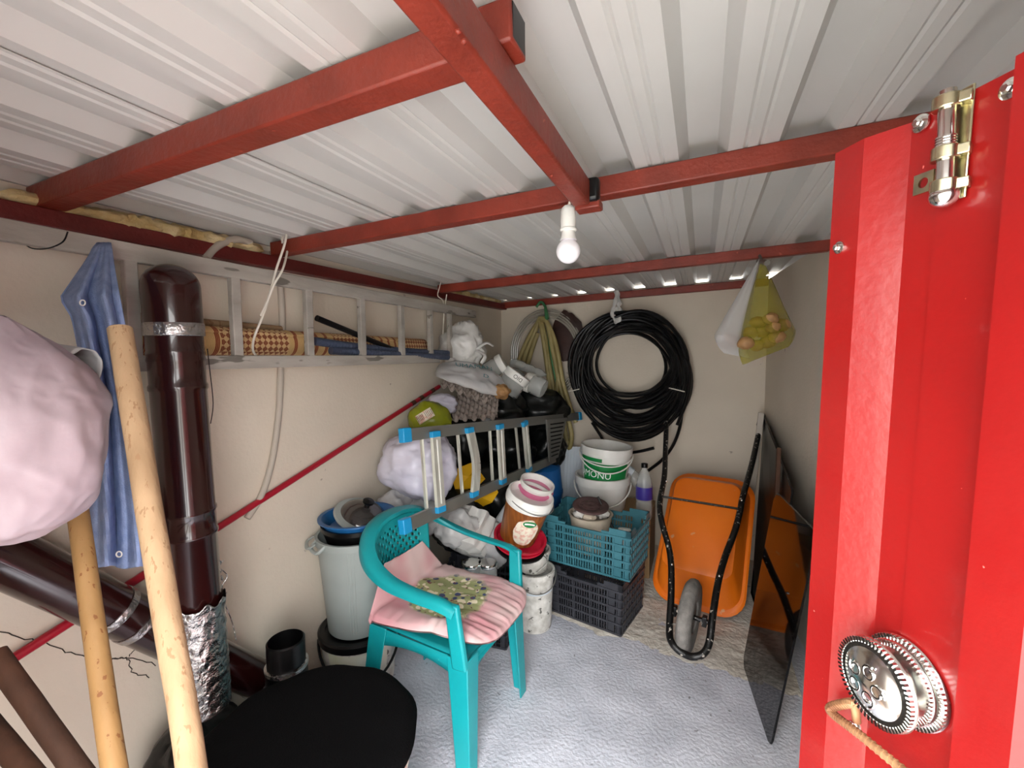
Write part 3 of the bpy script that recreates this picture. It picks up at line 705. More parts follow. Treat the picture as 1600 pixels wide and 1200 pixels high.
c = mx(mul(patch, flowers(40, .20)), c, '7a4a50')
L.new(c, p.inputs['Base Color'])
CU = CH @ Matrix.Translation(V((0, .0, .44))) @ Matrix.Rotation(math.radians(0), 4, 'Z')
g = G()
def cush(u, v, top):
    # v: 0 back (folded up) .. 1 front
    a = (u-.5)*2; b = (v-.5)*2
    edge = (1-abs(a)**4)*(1-abs(b)**4); edge = max(0, edge)**.5
    x = a*(.300-.03*(1-abs(b))**2+.015*noise.noise(V((b*2, 1, 0)))) ; s_ = v*.66*(1-.07*max(0, b)*a**4)
    fold = .145
    if s_ < fold:
        q = (fold-s_); y = -.185-.03*q/fold; z = .02+q*1.15
    else:
        y = -.185+(s_-fold)*.965; z = .012
    x *= (1-.45*max(0, (fold-s_)/fold))
    x *= 1-.12*b**4
    if a < 0: x *= .93
    if a > 0 and v > .5: x *= 1-.20*min(1, (v-.5)/.15) 
    if a < 0: z += .0
    z += .020*abs(a)**3*(1 if v > .25 else .3)
    q_ = .006*(1-2*abs(noise.noise(V((a*9+b*1.5, b*1.6, 5)))))*min(1, max(0, b)*2.2)+.006*(1-2*abs(noise.noise(V((a*2.2, b*8, 15)))))*min(1, max(0, abs(a)-.4)*2.5)
    wr = q_+.004*math.sin(40*a+6*b+6*noise.noise(V((a*2, b*2, 5))))*max(0, b)*max(0, b)
    wr += .012*noise.noise(V((a*3, b*3, 8)))
    th = (.038*edge+.006) if top else -.010*edge
    return V((x, y, z+wr*edge**.5+th))
nn = 56
g.grid(lambda u, v: cush(u, v, 1), nn, nn); k0 = len(g.v); g.grid(lambda u, v: cush(1-u, v, 0), nn, nn)
for p_ in g.v: p_.z = p_.z
o = g.build('seat_cushion', mc, T('dummy', 'x', 'x', M=CU), ang=180)
dmy = o.parent; o.parent = None; o.matrix_basis = CU; bpy.data.objects.remove(dmy)
tag(o, 'worn pink cushion with a green floral centre lying on the turquoise armchair', 'cushion')
# ================================================================== bin, bucket, lid
def bucket(t, M, r0, r1, z0, z1, m, rim=.006, th=.004, name='bucket_body', n=40, lip=.018, floor_=.02):
    g = G(); g.lathe([(r0*.97, z0), (r0, z0+.006), (r1, z1-lip), (r1+rim, z1-lip), (r1+rim, z1), (r1-th, z1), (r0-th, z0+floor_), (0, z0+floor_)], n, M)
    return g.build(name, m, t)
def bail(t, M, r, z, drop, a0=0, rad=.004, m=m_black, name='handle', bulge=.015):
    g = G(); pts = []
    for i in range(25):
        a = a0+PI*i/24; s_ = math.sin(PI*i/24); rr = r+bulge*s_*.6+.004
        pts.append((rr*math.cos(a), rr*math.sin(a), z-drop*s_**1.3))
    g.tube(pts, rad, 8, M=M); return g.build(name, m, t)
bb = V((-1.432, 1.505, 0)); M = Matrix.Translation(bb); VA = math.atan2(-1.505, 1.432)  # angle towards the viewer
t = T('paint_bucket', 'white paint bucket with a black rim and handle under the grey bin', 'bucket', bb)
bucket(t, M, .150, .168, 0, .245, m_whitedirty)
g = G(); g.lathe([(.168, .222), (.178, .226), (.180, .255), (.172, .262), (.15, .262), (.15, .255), (0, .255)], 40, M); g.build('rim_lid', m_black, t)
bail(t, M, .172, .222, .14, VA-PI/2, .006, m_black)
def wraplabel(t, M, a0, a1, z0, z1, r0, r1, m, name='label', n=16, off=.0012):
    g = G()
    g.grid(lambda u, v: M @ V(((r0+(r1-r0)*v+off)*math.cos(a0+(a1-a0)*u), (r0+(r1-r0)*v+off)*math.sin(a0+(a1-a0)*u), z0+(z1-z0)*v)), n, 3)
    return g.build(name, m, t)
wraplabel(t, M, VA-.9, VA+.75, .10, .215, .1575, .166, m_paper)
t = T('grey_bin', 'tall grey plastic bin with side handles standing on the paint bucket', 'bin', bb+V((0, 0, .264)))
bucket(t, M, .135, .168, .264, .70, m_bin, rim=.008, lip=.028)
for da in (-.25, -.17, -.09):
    g = G(); a = VA+da; g.tube([((.1385)*math.cos(a), (.1385)*math.sin(a), .295), ((.1645)*math.cos(a), (.1645)*math.sin(a), .665)], .0035, 6, M=M); g.build('rib', m_bin, t)
for s in (-1, 1):
    a = VA+s*1.45; c_, s_ = math.cos(a), math.sin(a)
    pts = [V((.175*c_-.05*s_, .175*s_+.05*c_, .69)), V((.205*c_-.04*s_, .205*s_+.04*c_, .675)), V((.205*c_+.04*s_, .205*s_-.04*c_, .675)), V((.175*c_+.05*s_, .175*s_-.05*c_, .69))]
    if s > 0: continue
    g = G(); g.tube(catmull(pts, 5), .009, 8, M=M, flat=.5); g.build('side_handle', m_bin, t)
g = G(); g.tube(catmull([(.172*math.cos(VA-1.35), .172*math.sin(VA-1.35), .69), (.197*math.cos(VA-1.25), .197*math.sin(VA-1.25), .672), (.197*math.cos(VA-.95), .197*math.sin(VA-.95), .668), (.172*math.cos(VA-.85), .172*math.sin(VA-.85), .69)], 6), .008, 8, M=M); g.build('side_handle', m_bin, t)
b2 = bb+V((.01, 0, 0)); M2 = Matrix.Translation(b2)
t = T('black_basin', 'black round basin nested in the top of the grey bin', 'basin', b2+V((0, 0, .66)))
bucket(t, M2, .13, .155, .66, .75, m_black, rim=.004, name='basin_body')
t = T('blue_basin', 'blue round basin resting on the black basin above the grey bin', 'basin', b2+V((0, 0, .70)))
bucket(t, M2, .125, .158, .70, .778, m_bluebasin, rim=.012, lip=.006, name='basin_body', floor_=.035)
lp = P(592, 806, 2.0); LM = frame(lp, rt, (rt.cross(fw)*.45+fw*.9).normalized(), V((0, 0, 1)))
tl = (-fw*.22+up*.86+rt*.36).normalized(); xx = V((0, 1, 0)).cross(tl).normalized()
lp = P(568, 806, 2.04); LM = frame(lp, xx, tl.cross(xx), tl)
t = T('pot_lid', 'big round lid with a smoky dome and grey rim leaning on the blue basin', 'lid', lp)
g = G(); g.lathe([(.100, 0), (.130, -.008), (.136, 0), (.130, .008), (.100, .012)], 48, LM); g.build('lid_rim', m_bin, t)
g = G(); g.lathe([(.108, .008), (.100, .022), (.072, .040), (.04, .050), (0, .053)], 48, LM); g.build('lid_dome', m_smoke, t)
g = G(); g.lathe([(.012, .05), (.014, .065), (.026, .075), (.026, .083), (.0, .088)], 24, LM); g.build('lid_knob', m_black, t)
# ================================================================== crates
def crate(name, F0, uu, vv, z0, Lx, Wy, H, m, label, group=None, nb=20, dip=.045):
    F0 = V((F0[0], F0[1], z0)); uu = V((uu[0], uu[1], 0)).normalized(); vv = V((-uu.y, uu.x, 0))
    if vv.dot(V((vv.x, vv.y, 0))) and vv.y < 0: vv = -vv
    M = frame(F0, uu, vv, V((0, 0, 1)))
    t = T(name, label, 'crate', M=M)
    if group: t['group'] = group
    e = .02   # sides flare outwards towards the top
    P_ = lambda x, y, z: V((x+(x/Lx-.5)*2*e*z/H*.5, y+(y/Wy-.5)*2*e*z/H*.5, z))
    rows = [0, .055, .10, .145, .19, .235]; rows = [r*H/.285 for r in rows]
    def side(A, B, nbars, solidtop, nm):
        A, B = V(A), V(B); d = (B-A); nrm = V((d.y, -d.x, 0)).normalized()
        g = G()
        def bar(u0, u1, z0_, z1_, th=.007, o=0):
            c = [P_(*(A+d*u0+V((0, 0, z0_)))), P_(*(A+d*u1+V((0, 0, z0_)))), P_(*(A+d*u1+V((0, 0, z1_)))), P_(*(A+d*u0+V((0, 0, z1_))))]
            g.prism([q+nrm*o for q in c], -nrm*th)
        # rails
        for r in rows: bar(0, 1, r, r+.012, .012, .004)
        # top frame with a handhold dip
        for u0, u1, zt_ in ((0, .22, H), (.22, .30, H-dip*.5), (.70, .78, H-dip*.5), (.78, 1, H), (.30, .70, H-dip)):
            if not solidtop: zt_ = H
            bar(u0, u1, min(rows[-1]+.004, zt_-.012), zt_, .007, .0)
        bar(0, .05, 0, H, .008); bar(.95, 1, 0, H, .008)
        for uu_ in (.13, .87): bar(uu_-.045, uu_+.045, 0, rows[-1], .005, -.002) if nbars > 12 else None
        a, b = (.18, .82) if nbars > 12 else (.06, .94)
        for i in range(nbars+1):
            u = a+(b-a)*i/nbars; bar(u-.0056*.5/d.length, u+.0056*.5/d.length, 0, rows[-1], .006)
        for k in range(9):
            u = .06+.88*k/8; bar(u-.003/d.length, u+.003/d.length, 0, rows[-1]+.01, .010, .003)
        g.build(nm, m, t, smooth=False)
    side((0, 0, 0), (Lx, 0, 0), nb, True, 'front_side'); side((Lx, 0, 0), (Lx, Wy, 0), int(nb*.6), True, 'end_side')
    side((Lx, Wy, 0), (0, Wy, 0), nb, True, 'back_side'); side((0, Wy, 0), (0, 0, 0), int(nb*.6), True, 'end_side')
    g = G()
    for i in range(15): y = .01+(Wy-.02)*i/14; g.box((Lx/2, y, .008), (Lx-.01, .010, .008))
    for i in range(8): x = .01+(Lx-.02)*i/7; g.box((x, Wy/2, .004), (.012, Wy-.01, .008))
    o = g.build('crate_floor', m, t, smooth=False)
    return t
BL = PZ(855, 951, .002); BF = PZ(970, 995, .002); dv = BF-BL; Lb = dv.length
crate('plastic_crate', BL, dv, None, .002, Lb, .335, .285, m_crateblack, 'charcoal plastic crate on the floor under the blue green crate', 'stacked harvest crates', 20)
TL = PZ(847, 871, .292); TF = PZ(983, 909, .292); dv2 = TF-TL; Lt = dv2.length
crate('plastic_crate', TL, dv2, None, .290, Lt, .34, .275, m_crateteal, 'blue green plastic crate stacked on top of the charcoal crate', 'stacked harvest crates', 22)
# inside the upper crate
dvn = dv2.normalized(); pvn = V((-dvn.y, dvn.x, 0)); q = TL+dvn*.235+pvn*.17; q.z = .525
t = T('straw_basket', 'pale round bowl of stones in the blue green crate', 'bowl', q)
g = G(); g.lathe([(.06, -.21), (.09, -.19), (.125, .025), (.132, .03), (.120, .03), (.085, -.18), (0, -.185)], 32, Matrix.Translation(q)); g.build('bowl_body', m_stone, t)
zc = .303
for k in range(7):
    a = k*.9+.3; c = q+V((.072*math.cos(a), .072*math.sin(a), .028)) if k < 6 else q+V((0, 0, .02))
    g = G(); g.ball(c, (.04, .034, .030), 14, 10, crumple(k+40, .2, .02))
    tag(g.build('stone', m_stone if k % 2 else m_whitedirty), ('right rear', 'rear', 'left rear', 'left', 'front left', 'front right', 'middle')[k]+' pale stone in the bowl under the brown iron disc', 'stone', 'stones in the crate bowl')
c = q+V((.0, .0, .073)); IM = Matrix.Translation(c) @ Matrix.Rotation(math.radians(8), 4, 'X') @ Matrix.Rotation(math.radians(4), 4, 'Y')
g = G()
def burner(u, v): return None
NR, NA = 12, 72
def bf(i, j):
    if 4 <= i <= 6: return (j % 9) in (2, 3, 4, 5)
    return False
for sgn, zz in ((1, .007), (-1, -.006)):
    g.grid(lambda u, v, zz=zz: IM @ V(((.012+.088*v)*math.cos(2*PI*u), (.012+.088*v)*math.sin(2*PI*u), zz+(.004*math.sin(v*9) if zz > 0 else 0))), NA, NR, cu=True, skip=lambda i, j: bf(j, i))
for rr in (.012, .100, .052, .066): g.tube([IM @ V((rr*math.cos(2*PI*i/48), rr*math.sin(2*PI*i/48), .0015)) for i in range(48)], .007 if rr > .09 else .004, 8, closed=True)
tag(g.build('iron_ring', m_iron), 'brown perforated iron disc lying on the stones in the crate', 'iron disc')
g = G(); a, b = P(934, 776, 2.62), P(966, 842, 2.55); g.tube([a, b], .0065, 12); tag(g.build('black_rod', m_black), 'short black rod sticking up out of the blue green crate', 'rod')
q = P(976, 826, 2.50)
t = T('white_cup', 'white plastic cup tipped upside down inside the blue green crate', 'cup', q)
g = G(); g.lathe([(.045, -.10), (.036, 0), (.030, .004), (0, .005)], 28, Matrix.Translation(q) @ Matrix.Rotation(-.3, 4, 'X')); g.build('cup_body', m_white, t)
# ================================================================== white buckets behind the crates
cx = V((-.46, 3.12, 0))
g = G(); g.box((-.50, 3.12, .21), (.42, .36, .42)); tag(g.build('cardboard_box', m_card, bevel=.004), 'brown cardboard box on the floor behind the crates', 'box')
q = P(941, 760, 3.08); q.z = 0; M = Matrix.Translation(q)
t = T('white_bucket', 'plain white plastic bucket under the green labelled bucket', 'bucket', q+V((0, 0, .42)))
bucket(t, M, .155, .180, .422, .655, m_white, rim=.012, lip=.055)
wa = math.atan2(-q.y, -q.x)
bail(t, M, .19, .60, .12, wa-PI/2, .005, m_white)
q2 = q+V((.01, .0, 0)); M = Matrix.Translation(q2+V((0, 0, .60))) @ Matrix.Rotation(math.radians(4), 4, 'Y')
t = T('white_bucket', 'white bucket with a green printed label stacked on the plain white bucket', 'bucket', q2+V((0, 0, .60)))
bucket(t, M, .150, .170, .0, .265, m_white, rim=.008, lip=.05)
R0 = lambda z: .1505+.020*z/.215
wraplabel(t, M, wa-1.05, wa+1.05, .03, .165, R0(.03), R0(.165), m_green)
wraplabel(t, M, wa-1.2, wa-.15, .175, .20, R0(.175), R0(.2), m_green)
wraplabel(t, M, wa-.05, wa+1.05, .006, .03, R0(.006), R0(.03), m_green)
def cyltext(t, M, txt, size, ac, zc, r, m, name='lettering', off=.003, sq=1):
    vs, fs = text_mesh(txt, size); g = G()
    g.add([V(((r+off)*math.cos(ac+x/r*sq), (r+off)*math.sin(ac+x/r*sq), zc+y)) for x, y, z in vs], fs, M); return g.build(name, m, t, smooth=False)
cyltext(t, M, 'OMONU', .062, wa-.50, .085, R0(.085), m_whiteink)
bail(t, M, .176, .215, .10, wa-PI/2, .0045, m_white, bulge=.03)
bail(t, M, .176, .215, .055, wa-PI/2-.05, .004, m_white, 'handle_grip', bulge=.03)
# styrofoam panel leaning on the wall behind them
g = G(); a = P(862, 800, 3.40); b = P(905, 810, 3.40); c1, c2 = P(905, 694, 3.50), P(868, 697, 3.50)
ex = (b-a); ey = (c2-a); nm = ex.cross(ey).normalized()
if nm.y > 0: nm = -nm
N = 12
g.prism([a-ey*.5, b+ex*.5-ey*.5, c1+ex*.5, c2], -nm*.02)
for i in range(N):
    f = (i+.5)/N; p1 = (a-ey*.5).lerp(b+ex*.5-ey*.5, f); p2 = c2.lerp(c1+ex*.5, f); g.bar(p1+nm*.002, p2+nm*.002, .02, .010, nm)
tag(g.build('styrofoam_sheet', m_foamwhite, smooth=False), 'pale ribbed white foam panel leaning behind the white buckets', 'panel')
# bottles
def bottle(label, q, r, h_, tilt=None, lab=None, cap=m_blue, m=m_glass, capless=False):
    M = frame(q, *(tilt if tilt else ((1, 0, 0), (0, 1, 0), (0, 0, 1))))
    t = T('plastic_bottle', label, 'bottle', q)
    g = G(); g.lathe([(r*.9, 0), (r, .01), (r, h_*.28), (r*.95, h_*.30), (r, h_*.33), (r, h_*.62), (r*.85, h_*.72), (r*.5, h_*.86), (r*.33, h_*.90), (r*.33, h_*.97), (0, h_*.97)], 28, M); g.build('bottle_body', m, t)
    if not capless:
        g = G(); g.lathe([(r*.40, h_*.93), (r*.40, h_), (0, h_)], 20, M); g.build('cap', cap, t)
    if lab:
        g = G(); g.lathe([(r*1.015, h_*.36), (r*1.02, h_*.37), (r*1.02, h_*.58), (r*1.015, h_*.59)], 28, M); g.build('label', lab, t)
    return t
q = P(1006, 800, 2.86); q.z = .425; bottle('clear plastic bottle with a purple label standing between the white buckets and the wheelbarrow', q, .052, .36, lab=m_purple, cap=m_black)
q = P(992, 745, 3.0); ty = V((-.75, -.1, .65)).normalized(); tx = V((0, 1, 0)).cross(ty).normalized()
bottle('clear bottle with a pale blue label lying tilted behind the purple labelled bottle', P(1003, 758, 3.12), .05, .30, (tx, ty.cross(tx), ty), lab=m_foamwhite)
# ================================================================== paint bucket, lids and ice cream tub
q = PZ(829, 985, 0); q += V((0, .06, 0)); M = Matrix.Translation(q); va = math.atan2(-q.y, -q.x)
t = T('dirty_bucket', 'paint-splashed white bucket with a wire handle on the floor beside the armchair', 'bucket', q)
bucket(t, M, .093, .105, 0, .325, m_whitedirty, rim=.008, lip=.03)
bail(t, M, .113, .31, .07, va-PI/2+.2, .003, m_aludark)
wraplabel(t, M, va-1.3, va+1.3, .218, .228, .1015, .1018, m_foamwhite, 'blue_band')
q3 = q+V((-.015, .02, .31))
t = T('dirty_tub', 'smaller paint-caked white tub stuffed in the paint-splashed bucket', 'tub', q3)
bucket(t, Matrix.Translation(q3), .078, .094, 0, .115, m_whitedirty, rim=.004, lip=.02)
g = G(); g.tube(catmull([q3+V((.05, -.08, .02)), q3+V((.10, -.05, .07)), q3+V((.08, -.06, .11)), q3+V((.0, -.09, .10))], 6), .003, 8); g.build('wire', m_aludark, t)
tn = (V((.42, -.42, .80))).normalized(); tx = V((0, 1, 0)).cross(tn).normalized(); ty = tn.cross(tx)
def tilted(px, py, d, n_): n_ = n_.normalized(); x = V((0, 1, 0)).cross(n_).normalized(); return frame(P(px, py, d), x, n_.cross(x), n_)
ln_ = (rt*.16-fw*.30+up*.92)
M = tilted(812, 853, 2.30, ln_)
t = T('black_dish', 'black round dish under the red plastic basin', 'lid', M.translation)
g = G(); g.lathe([(.105, -.005), (.135, 0), (.137, .010), (.13, .014), (0, .014)], 40, M); g.build('lid_disc', m_black, t)
M = tilted(811, 848, 2.30, ln_)
t = T('red_basin', 'red plastic basin tilted under the brown ice cream tub', 'basin', M.translation)
g = G(); g.lathe([(.10, .0), (.115, .004), (.132, .035), (.140, .037), (.140, .042), (.128, .042), (.11, .012), (0, .012)], 44, M); g.build('basin_body', m_red, t)
g = G(); g.lathe([(.118, .006), (.136, .012), (.136, .02), (.12, .02)], 44, M); g.build('second_rim', m_red, t)
ln2 = (rt*.27-fw*.26+up*.92); M = tilted(808, 838, 2.30, ln2); 
z_ = M.col[2].to_3d(); vang = math.atan2((EYE-M.translation).dot(M.col[1].to_3d()), (EYE-M.translation).dot(M.col[0].to_3d()))
t = T('ice_cream_tub', 'brown printed ice cream tub with a white rim standing in the red basin', 'tub', M.translation)
bucket(t, M, .096, .116, .0, .235, m_brownlab, rim=.001, lip=.01, name='tub_body')
g = G(); g.lathe([(.115, .205), (.121, .207), (.125, .225), (.121, .232), (.125, .238), (.121, .262), (.117, .266), (.110, .266), (.106, .22), (0, .22)], 44, M); g.build('tub_rim', m_white, t)
RT = lambda z: .0965+.020*z/.225
g = G(); 
def lab(u, v):
    a = 2*PI*u; r = v*(1+.12*noise.noise(V((math.cos(a)*2, math.sin(a)*2, 3)))); x = .064*r*math.cos(a); y = .078*r*math.sin(a)+.10
    R_ = RT(y)+.0012; k = vang+.34+x/R_; return M @ V((R_*math.cos(k), R_*math.sin(k), y))
g.grid(lab, 40, 6, cu=True); g.build('label', m_cream, t)
g = G()
def lab2(u, v):
    a = 2*PI*u; x = .036*v*math.cos(a)+.006; y = .018*v*math.sin(a)+.152; R_ = RT(y)+.0026; k = vang+.34+x/R_; return M @ V((R_*math.cos(k), R_*math.sin(k), y))
g.grid(lab2, 32, 4, cu=True); g.build('logo_oval', m_green, t)
g = G()
def lab3(u, v):
    x = -.022+.054*u; y = .147+.009*v; R_ = RT(y)+.0036; k = vang+.34+x/R_; return M @ V((R_*math.cos(k), R_*math.sin(k), y+.004*math.sin(u*3)))
g.grid(lab3, 10, 3); g.build('logo_band', m_whiteink, t)
bail(t, M, .119, .24, .02, vang-PI/2+.9, .0025, m_aludark)
M = tilted(837, 763, 2.335, rt*.27-fw*.26+up*.92)
t = T('pink_rimmed_tub', 'small white tub with a pink ring lying in the mouth of the ice cream tub', 'tub', M.translation)
g = G(); g.lathe([(.078, -.06), (.086, -.01), (.096, -.008), (.098, .004), (.088, .006)], 40, M); g.build('pink_ring', m_pinkrim, t)
g = G(); g.lathe([(.078, -.06), (.085, .004), (.090, .02), (.094, .022), (.094, .04), (.087, .04), (.08, .0), (0, -.005)], 40, M); g.build('tub_body', m_white, t)
# ================================================================== wheelbarrow tipped up on its nose against the back wall
BLp, BRp = PZ(1030, 930, .03), PZ(1166, 970, .03)
wx = BRp-BLp; wx.z = 0; wx.normalize(); hy = V((-wx.y, wx.x, 0)); an = math.radians(49)
ey = hy*math.cos(an)+V((0, 0, 1))*math.sin(an); ez = wx.cross(ey)
if ez.y > 0: ez = -ez
mid = (BLp+BRp)/2
WM = frame(mid, wx, ey, ez)
t = T('wheelbarrow', 'orange wheelbarrow standing on its nose against the back wall, underside showing', 'wheelbarrow', mid)
def rrect(x0, x1, y0, y1, r, z, n=7):
    o = []
    for cx_, cy_, a0 in ((x1-r, y1-r, 0), (x0+r, y1-r, PI/2), (x0+r, y0+r, PI), (x1-r, y0+r, 1.5*PI)):
        for i in range(n): a = a0+PI/2*i/(n-1); o.append(V((cx_+r*math.cos(a), cy_+r*math.sin(a), z)))
    return o
x0_, x1_ = -.292, .225
loops = [rrect(x0_+.01, x1_-.01, -.01, .83, .13, -.008), rrect(x0_, x1_, -.02, .84, .13, .0), rrect(x0_+.01, x1_-.01, -.01, .83, .13, .008), rrect(x0_+.025, x1_-.025, .01, .81, .12, .010),
         rrect(x0_+.058, x1_-.058, .13, .735, .07, .145), rrect(x0_+.066, x1_-.066, .140, .725, .065, .158), rrect(x0_+.085, x1_-.085, .16, .705, .055, .163)]
g = G(); vs = [p for l in loops for p in l]; n_ = len(loops[0])
fs = [(i*n_+k, i*n_+(k+1) % n_, (i+1)*n_+(k+1) % n_, (i+1)*n_+k) for i in range(len(loops)-1) for k in range(n_)]+[tuple((len(loops)-1)*n_+k for k in range(n_))]
g.add(vs, fs, WM); g.build('tub', m_orange, t, solid=.002, ang=24)
W = lambda x, y, z: WM @ V((x, y, z))
top_l, top_r = PY(1042, 642, 3.455), PY(1191, 650, 3.455)
lt_ = [top_l, P(1040, 700, 3.0), P(1038, 745, 2.76), P(1031, 785, 2.60), P(1034, 815, 2.50), P(1047, 865, 2.38), P(1049, 920, 2.25), P(1046, 985, 2.12), P(1051, 1006, 2.06), P(1066, 1020, 2.03), P(1082, 1026, 2.02)]
rt_ = [top_r, P(1176, 720, 2.78), P(1161, 775, 2.55), P(1156, 800, 2.48), P(1148, 830, 2.40), P(1133, 870, 2.31), P(1122, 910, 2.20), P(1114, 960, 2.09), P(1108, 1004, 2.03), P(1098, 1022, 2.01)]
g = G(); fp = catmull(lt_+rt_[::-1], 6); dz = .0175-min(p.z for p in fp); g.tube(fp, .0165, 14); g.build('tube_frame', m_tube, t)
for a, b in ((P(1041, 660, 3.30), top_l), (P(1187, 664, 2.93), top_r)):
    g = G(); g.tube([a, b], .020, 14); g.build('hand_grip', m_black, t)
g = G(); g.tube([P(1036, 776, 2.63), P(1154, 795, 2.50)], .007, 8); g.build('cross_brace', m_tube, t)
for a in ((1041, 752, 2.72), (1159, 782, 2.52), (1050, 882, 2.32), (1124, 900, 2.2)):
    g = G(); g.ball(P(a[0], a[1], a[2]-.017), .007, 10, 6); g.build('bolt', m_chrome, t)
wc = P(1077, 962, 2.155); wc.z = max(wc.z, .20)
ax_ = (wx+V((0, 0, -.05))).normalized(); vv_ = V((0, 0, 1))-ax_*ax_.z; vv_.normalize(); TM = frame(wc, ax_.cross(vv_), vv_, ax_)
g = G(); prof = [(.075, -.028), (.12, -.034), (.155, -.030), (.172, -.016), (.176, 0), (.172, .016), (.155, .030), (.12, .034), (.075, .028)]
vs = []; N = 48
for r, z in prof+[(.07, 0)]:
    for k in range(N): a = 2*PI*k/N; vs.append((r*math.cos(a), r*math.sin(a), z))
m_ = len(prof)+1
g.add(vs, [(i*N+k, i*N+(k+1) % N, ((i+1) % m_)*N+(k+1) % N, ((i+1) % m_)*N+k) for i in range(m_) for k in range(N)], TM); o = g.build('wheel', m_tyre, t)
g = G(); g.lathe([(0, -.02), (.072, -.02), (.076, 0), (.072, .02), (0, .02)], 28, TM); g.build('rim_disc', m_tube, o)
g = G(); g.tube([wc-ax_*.085, wc+ax_*.085], .012, 12); g.build('axle', m_tube, t)
for s in (-1, 1):
    g = G(); g.box((s*.07, .0, 0), (.022, .05, .03), frame(wc, ax_, vv_, ax_.cross(vv_))); g.build('axle_bracket', m_tube, t, bevel=.003)
# ================================================================== black glass table top leaning on the right wall
a = PZ(1203, 1168, .004); b = PZ(1160, 1036, .004)
dn = V((b.x-a.x, b.y-a.y, 0)).normalized(); side = V((dn.y, -dn.x, 0))
lean = (V((0, 0, 1))*math.cos(.14)+side*math.sin(.14)).normalized(); nrm_ = dn.cross(lean).normalized()
if nrm_.x > 0: nrm_ = -nrm_
def gp(u, v): return a+dn*u+lean*v
wd_ = (b-a).length
outl = [(0, .03), (.008, .008), (.03, 0), (wd_-.03, .0), (wd_, .03), (wd_+.02, .82), (wd_-.01, .86), (.02, .86), (-.01, .83)]
g = G(); g.prism([gp(u, v) for u, v in outl], -nrm_*.008); o = g.build('glass_tabletop', m_glassblack, smooth=False)
tag(o, 'large dark glossy glass tabletop leaning by the right wall beside the wheelbarrow', 'glass')
g = G(); g.prism([(.345, 2.35, .004), (.31, 3.0, .004), (.36, 3.38, .004), (.395, 3.38, 1.06), (.385, 3.05, 1.02), (.395, 2.35, .86)], (.010, 0, 0)); tag(g.build('dark_board', m_black, smooth=False), 'tall black board leaning on the right wall behind the glass tabletop', 'board')
g = G(); g.bar((.30, 3.36, .01), (.37, 3.30, 1.10), .035, .012, (0, 1, 0)); tag(g.build('grey_lath', m_conduit, bevel=.002), 'grey lath leaning in the right back corner by the black board', 'lath')
g = G(); g.bar((.33, 2.30, .01), (.378, 2.62, 1.0), .04, .018, (1, 0, 0)); tag(g.build('dark_plank', m_wooddark, bevel=.002), 'dark brown plank leaning in front of the black board on the right', 'plank')
# ================================================================== hose coils on the back wall
g = G(); HC = PY(963, 492, 3.40)
k_ = 3.42/683.4*.0
rnd = random.Random(4)
tt = T('hose_coil', 'big coil of black pipe hung on the back wall', 'hose coil', PY(985, 690, 3.40))
for i in range(30):
    f = i/29; rx = (60+29*f+rnd.uniform(-3, 3)); topy = 520-36*f+rnd.uniform(-4, 4); boty = 618+70*f**1.15+rnd.uniform(-8, 10)
    cx_ = 985+rnd.uniform(-5, 5)+2*f; cy_ = (topy+boty)/2; ry = (boty-topy)/2; yy = 3.40-.012*(i % 5)-rnd.uniform(0, .02); tw = rnd.uniform(-.12, .12)
    pts = []
    for k in range(56):
        a_ = 2*PI*k/56; pts.append(PY(cx_+rx*math.cos(a_+tw)+3*math.sin(2*a_+i), cy_+ry*math.sin(a_)+2*math.sin(3*a_+i*2), yy-.015*math.sin(a_*2+i)))
    g = G(); g.tube(pts, .0115, 8, closed=True); g.build('hose_loop', m_rubber, tt)
for pts in ([(1066, 640, 3.37), (1062, 668, 3.36), (1052, 695, 3.36), (1035, 718, 3.35), (1012, 736, 3.34)], [(925, 660, 3.36), (938, 680, 3.37), (950, 700, 3.37), (968, 708, 3.36), (995, 706, 3.34), (1022, 700, 3.33)], [(1071, 560, 3.34), (1078, 580, 3.33), (1075, 620, 3.33), (1058, 664, 3.34)]):
    g = G(); g.tube(catmull([PY(x, y, d_) for x, y, d_ in pts], 8), .0115, 8); g.build('hose_end', m_rubber, tt)
for pts in ([(888, 612, 3.31), (905, 608, 3.31)], [(1045, 606, 3.31), (1070, 612, 3.31)]):
    g = G(); g.tube(catmull([PY(x, y, d_) for x, y, d_ in pts], 4), .004, 6); g.build('wire_tie', m_rope, tt)
g = G()
for pts in ([(963, 452, 3.42), (962, 470, 3.36), (958, 487, 3.33), (965, 503, 3.32), (969, 490, 3.33), (965, 474, 3.36)], [(962, 470, 3.36), (956, 490, 3.32), (964, 505, 3.31)], [(964, 455, 3.42), (968, 474, 3.37), (961, 484, 3.34)]):
    g.tube(catmull([PY(x, y, d_) for x, y, d_ in pts], 6), [.014+.006*math.sin(i*1.3) for i in range(len(pts)*6-5)], 8, flat=.5)
tag(g.build('plastic_tie', m_whitebag), 'knotted white plastic strip the black pipe coil hangs from', 'tie')
tt = T('garden_hose', 'beige and green striped garden hose hung in long loops on the back wall', 'hose', PY(870, 690, 3.38))
